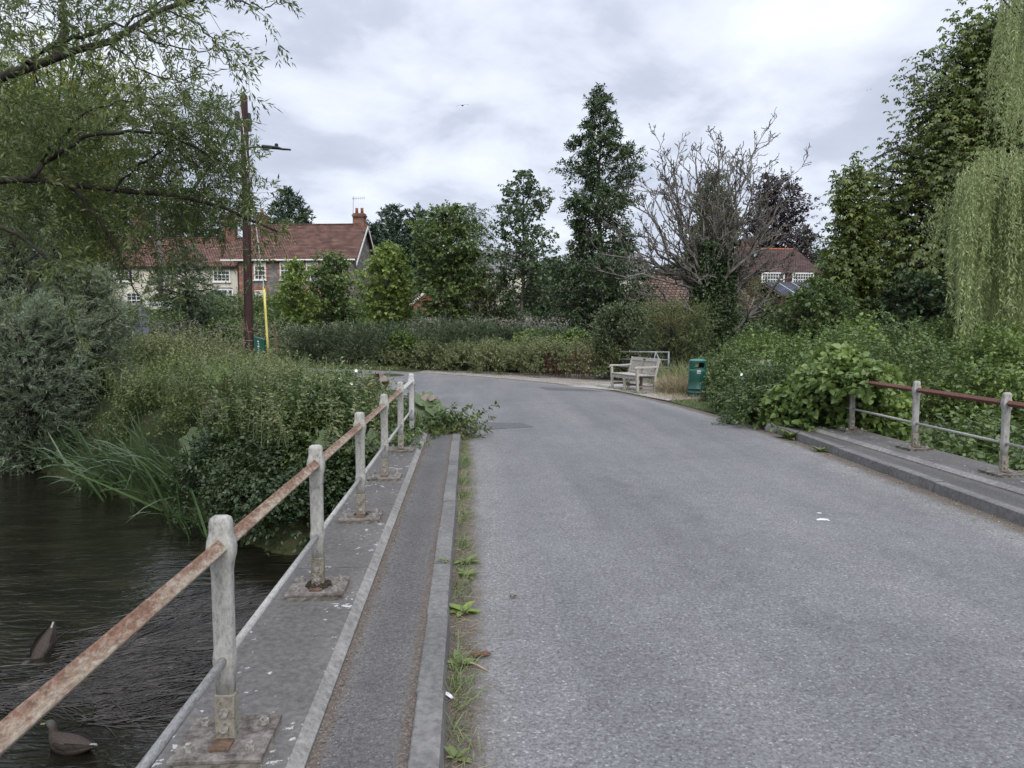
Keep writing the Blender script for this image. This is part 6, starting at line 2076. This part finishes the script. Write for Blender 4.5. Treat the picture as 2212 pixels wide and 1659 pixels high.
butterbur('butterbur', 'large-leaved butterbur crowding the far end of the left railing', bpos(925, 890, 11.9), [(-.02, -.05, .0, .26, .95, -1.7, 0), (-.08, .1, .20, .22, .6, -1.0, 0), (.10, .0, .06, .20, .8, -.9, 0), (.05, .15, .26, .20, .4, .8, 1), (-.05, .25, .10, .24, .5, -2.6, 0)], L_butter)
butterbur('butterbur', 'withered butterbur with dark curled leaves above the left railing', bpos(795, 830, 14.2), [(0, 0, .10, .30, .5, -1.2, 1), (.3, .1, .16, .24, .7, .4, 1), (-.1, .2, -.05, .28, .6, -2.0, 0), (.1, -.15, -.2, .24, .9, -1.4, 0)], L_butter)
butterbur('butterbur', 'big butterbur leaf low behind the third and fourth railing posts', bpos(745, 960, 11.6), [(0, -.1, .0, .26, 1.0, -1.5, 0), (-.25, .1, .05, .24, .9, -2.0, 0), (.35, .05, .05, .24, .8, -1.0, 0)], L_butter)
butterbur('butterbur', 'broad dull butterbur leaves amid brambles behind the fourth post', bpos(700, 895, 12.9), [(0, 0, .05, .32, .7, -1.6, 0), (.3, .1, .0, .28, .9, -1.2, 0), (-.35, .1, -.1, .25, .8, -1.9, 1)], L_butter)
butterbur('butterbur', 'dark withered butterbur leaf drooping above the reeds', bpos(470, 868, 15.5), [(0, 0, .02, .42, .45, -1.6, 1), (.2, .2, -.15, .3, .7, -1.2, 0)], L_butter)
butterbur('butterbur', 'single yellow-green butterbur leaf standing in the herbs', bpos(470, 812, 16.4), [(0, 0, .05, .28, 1.05, -1.5, 0)], L_vine)
butterbur('butterbur', 'pale butterbur leaf beside the reed clump', bpos(430, 955, 14.2), [(0, 0, .0, .36, .8, -1.7, 0), (.2, .1, -.25, .3, .9, -1.4, 0)], L_butter)

# nettles leaning over the end of the footway
ne = empty('nettle', (-.36, 11.75, .08), 0, 'leafy nettle sprawling over the end of the left footway', 'plant')
n = 80
P3 = R.normal(size=(n, 3)) * np.array([.24, .18, .06])
D = nrm(np.stack([R.uniform(-.4, 1.5, n), R.uniform(-.7, .3, n), R.uniform(.3, 1.0, n)], 1))
pr_ = sprigs(P3, D, R.uniform(.25, .8, n), 15, .085, .042, 1.0, .35, .6, .0, 6)
leafobj('leaves', pr_, L_bramble, ne)
ks = np.array([0, .5, 1.0])
ln_ = .5
SP = P3[:, None] + D[:, None] * (ln_ * ks)[None, :, None]
SP[..., 2] -= .35 * ln_ * ks ** 2
put('stems', npmesh('stems', [tubes(SP, np.broadcast_to(np.array([.004, .003, .001]), (n, 3)), 4)]), M_drystem, ne)
iv = empty('ivy_plant', (-.9, 10.9, .15), 0, 'low ivy creeping over the coping by the last railing posts', 'plant')
n = 170
P3 = np.stack([R.normal(size=n) * .16 - .05, R.uniform(-1.0, 1.1, n), R.uniform(0, .04, n)], 1)
leafobj('leaves', sprigs(P3, nrm(R.normal(size=(n, 3)) * np.array([1, 1, .25]) + np.array([0, 0, .3])), .14, 6, .055, .045, 1.0, .2, .8, .0, 6), L_bramble, iv)

# ------------------------------------------------------------------ river weed, ducks, birds
n = 3600
cx = np.concatenate([R.uniform(0, 1, n)])
c1, c2 = atz(30, 1540, WATER_Z), atz(470, 1300, WATER_Z)
dirv = np.array([c2.x - c1.x, c2.y - c1.y, 0])
lat = nrm(np.array([[dirv[1], -dirv[0], 0]]))[0]
bc = np.array([c1.x, c1.y, 0]) + dirv * cx[:, None] + lat * (R.normal(size=n) * (.48 - .2 * cx))[:, None]
clus = np.sin(bc[:, 0] * 4.1 + 1) * np.sin(bc[:, 1] * 3.3) > -.45
bc = bc[clus]
n = len(bc)
k = 6
th0 = R.normal(size=n) * .28 + .30 + .35 * np.sin(bc[:, 0] * 1.9 + bc[:, 1])
ang_ = th0[:, None] + np.cumsum(R.normal(size=(n, k)) * .16, 1)
step = R.uniform(.04, .15, n)[:, None]
px3 = np.cumsum(np.cos(ang_) * step, 1)
py3 = np.cumsum(np.sin(ang_) * step, 1)
lift = (R.uniform(.001, .012, n) * (1 + 2.0 * (R.uniform(size=n) < .12)))[:, None] * np.sin(np.linspace(.2, 2.9, k))[None]
PW = np.stack([bc[:, :1] + px3, bc[:, 1:2] + py3, WATER_Z + .002 + lift], -1)
o = put('river_weed', npmesh('river_weed', [tubes(PW, np.broadcast_to(np.linspace(.006, .002, k), (n, k)) * R.uniform(.5, 1.4, n)[:, None], 3)]), L_rweed)
tag(o, 'raft of grey-brown water weed trailing in the current beside the bridge', 'water weed', kind='stuff')


def duckmat():
    mt, t = new_mat('duck_plumage')
    v = objvec(t)
    vo = ND(t, 'ShaderNodeTexVoronoi', {'Vector': ND(t, 'ShaderNodeMapping', {'Vector': v, 'Scale': (1, 1.6, 1.6)}).outputs[0], 'Scale': 46.0}).outputs['Distance']
    c = ramp(t, vo, [(0.12, (0.085, 0.062, 0.048)), (0.35, (0.022, 0.017, 0.014)), (0.6, (0.05, 0.037, 0.029))])
    x = ND(t, 'ShaderNodeSeparateXYZ', {0: v}).outputs[0]
    f = ND(t, 'ShaderNodeMapRange', {0: x, 1: -.17, 2: -.13, 3: 1.0, 4: 0.0}).outputs[0]
    c = mixc(t, f, c, ramp(t, noise(t, v, 60.0), [(0.3, (0.035, 0.035, 0.033)), (0.7, (0.085, 0.08, 0.07))]))
    finish(t, c, 0.7, vo, 0.2, 0.004, spec=0.3)
    return mt


M_duck = duckmat()
M_billy = simple('duck_bill', (0.22, 0.20, 0.07), (0.14, 0.13, 0.05), 60.0, 0.5)
M_wingf = simple('dark_wing_feathers', (0.055, 0.046, 0.04), (0.02, 0.017, 0.015), 45.0, 0.7, stretch=(.3, 2, 2))


def ell(p, t, a, b, n=14):
    """An elliptical ring round p, across t: a sideways, b up and down."""
    t = Vector(t).normalized()
    s = Vector((0, 1, 0))
    u = t.cross(s).normalized()
    if u.z < 0:
        u = -u
    return [Vector(p) + s * a * math.cos(2 * PI * j / n) + u * b * math.sin(2 * PI * j / n) for j in range(n)]


def make_duck(name, label, loc, rz, ry=0.0, head=True):
    t = empty(name, loc, 0, label, 'duck')
    t.rotation_euler = Euler((0, ry, rz))
    # facing -x: tail at +x
    spine = [((.27, 0, .085), .006, .004), ((.24, 0, .078), .028, .012), ((.19, 0, .065), .055, .034), ((.12, 0, .052), .082, .060), ((.03, 0, .045), .098, .078), ((-.06, 0, .046), .092, .080),
             ((-.125, 0, .062), .066, .072), ((-.155, 0, .098), .040, .045), ((-.160, 0, .135), .031, .032), ((-.165, 0, .165), .032, .034), ((-.182, 0, .188), .034, .034), ((-.212, 0, .186), .029, .028), ((-.234, 0, .178), .014, .014)]
    rs = []
    for i, (p, a, b) in enumerate(spine):
        p0 = Vector(spine[max(i - 1, 0)][0])
        p1 = Vector(spine[min(i + 1, len(spine) - 1)][0])
        tt = p1 - p0
        rs.append(ell(p, tt, a, b))
    body = MB().rings(rs).build('body', M_duck, t, smooth=True)
    sub = body.modifiers.new('round', 'SUBSURF')
    sub.levels = sub.render_levels = 1
    MB().rings([ell((-.228, 0, .178), (-1, 0, -.2), .012, .012, 10), ell((-.25, 0, .173), (-1, 0, -.15), .013, .008, 10), ell((-.283, 0, .166), (-1, 0, -.1), .014, .005, 10), ell((-.290, 0, .165), (-1, 0, 0), .008, .003, 10)]).build('bill', M_billy, t, smooth=True)
    for sgn in (-1, 1):
        MB().rings([[(x, sgn * (y0 + w * .35 * abs(math.cos(2 * PI * j / 10))), z + h * math.sin(2 * PI * j / 10)) for j in range(10)] for x, y0, z, w, h in ((-.09, .070, .075, .02, .012), (-.03, .086, .085, .03, .034), (.06, .088, .086, .03, .036), (.15, .058, .088, .03, .026), (.24, .022, .096, .02, .010), (.275, .012, .102, .01, .003))]).build('wing', M_wingf, t, smooth=True)
        MB().tube([(-.200, sgn * .030, .192), (-.200, sgn * .034, .192)], .005, 8).build('eye', M_black, t)
    MB().extrude([(.18, .085), (.272, .105), (.276, .098), (.20, .072)], 'y', -.010, .010).extrude([(.18, .075), (.262, .082), (.262, .074), (.19, .065)], 'y', .012, .03).build('tail_feathers', M_tail, t)
    return t


make_duck('duck', 'brown mottled duck swimming left below the railing', tuple(atz(150, 1618, WATER_Z) + Vector((0, 0, -.012))), rad(-22))
make_duck('duck', 'dark duck tipped up with its pale tail in the air', tuple(atz(100, 1408, WATER_Z) + Vector((0, 0, .0))), rad(75), rad(-48))

M_bird = simple('bird_feathers', (0.030, 0.030, 0.033), (0.02, 0.02, 0.022), 20.0, 0.8)


def make_bird(name, label, loc, rz, s, group=None):
    t = empty(name, loc, rz, label, 'bird', group)
    t.scale = (s, s, s)
    t.rotation_euler = Euler((rad(12), rad(14), rz))
    MB().rings([ell(p, (1, 0, 0), a, b, 10) for p, a, b in (((-.17, 0, .02), .006, .006), ((-.13, 0, .02), .025, .026), ((-.09, 0, .01), .03, .032), ((-.02, 0, 0), .052, .05), ((.06, 0, -.005), .045, .042), ((.13, 0, -.002), .03, .02), ((.24, 0, -.004), .045, .006), ((.25, 0, -.004), .04, .003))]).build('body', M_bird, t, smooth=True)
    for sgn in (-1, 1):
        vs = []
        for y, x0, x1, z in ((.03, -.06, .07, .02), (.15, -.10, .06, .06), (.26, -.06, .07, .05), (.40, .06, .10, .0)):
            vs += [(x0, sgn * y, z), (x1, sgn * y, z), (x1, sgn * y, z - .006), (x0, sgn * y, z - .006)]
        fs = []
        for i in range(3):
            for j in range(4):
                fs.append((i * 4 + j, i * 4 + (j + 1) % 4, i * 4 + 4 + (j + 1) % 4, i * 4 + 4 + j))
        fs += [(3, 2, 1, 0), (12, 13, 14, 15)]
        MB().add(vs, fs).build('wing', M_bird, t)
    return t


make_bird('bird', 'dark bird flying across the cloudy sky above the trees', tuple(at(999, 228, 47)), rad(-75), 1.0)
make_bird('bird', 'tiny distant bird speck left of its companion near the chestnut', tuple(at(1873, 195, 170)), rad(20), .7)
make_bird('bird', 'tiny distant bird speck right of its companion near the chestnut', tuple(at(1881, 193, 175)), rad(20), .7)
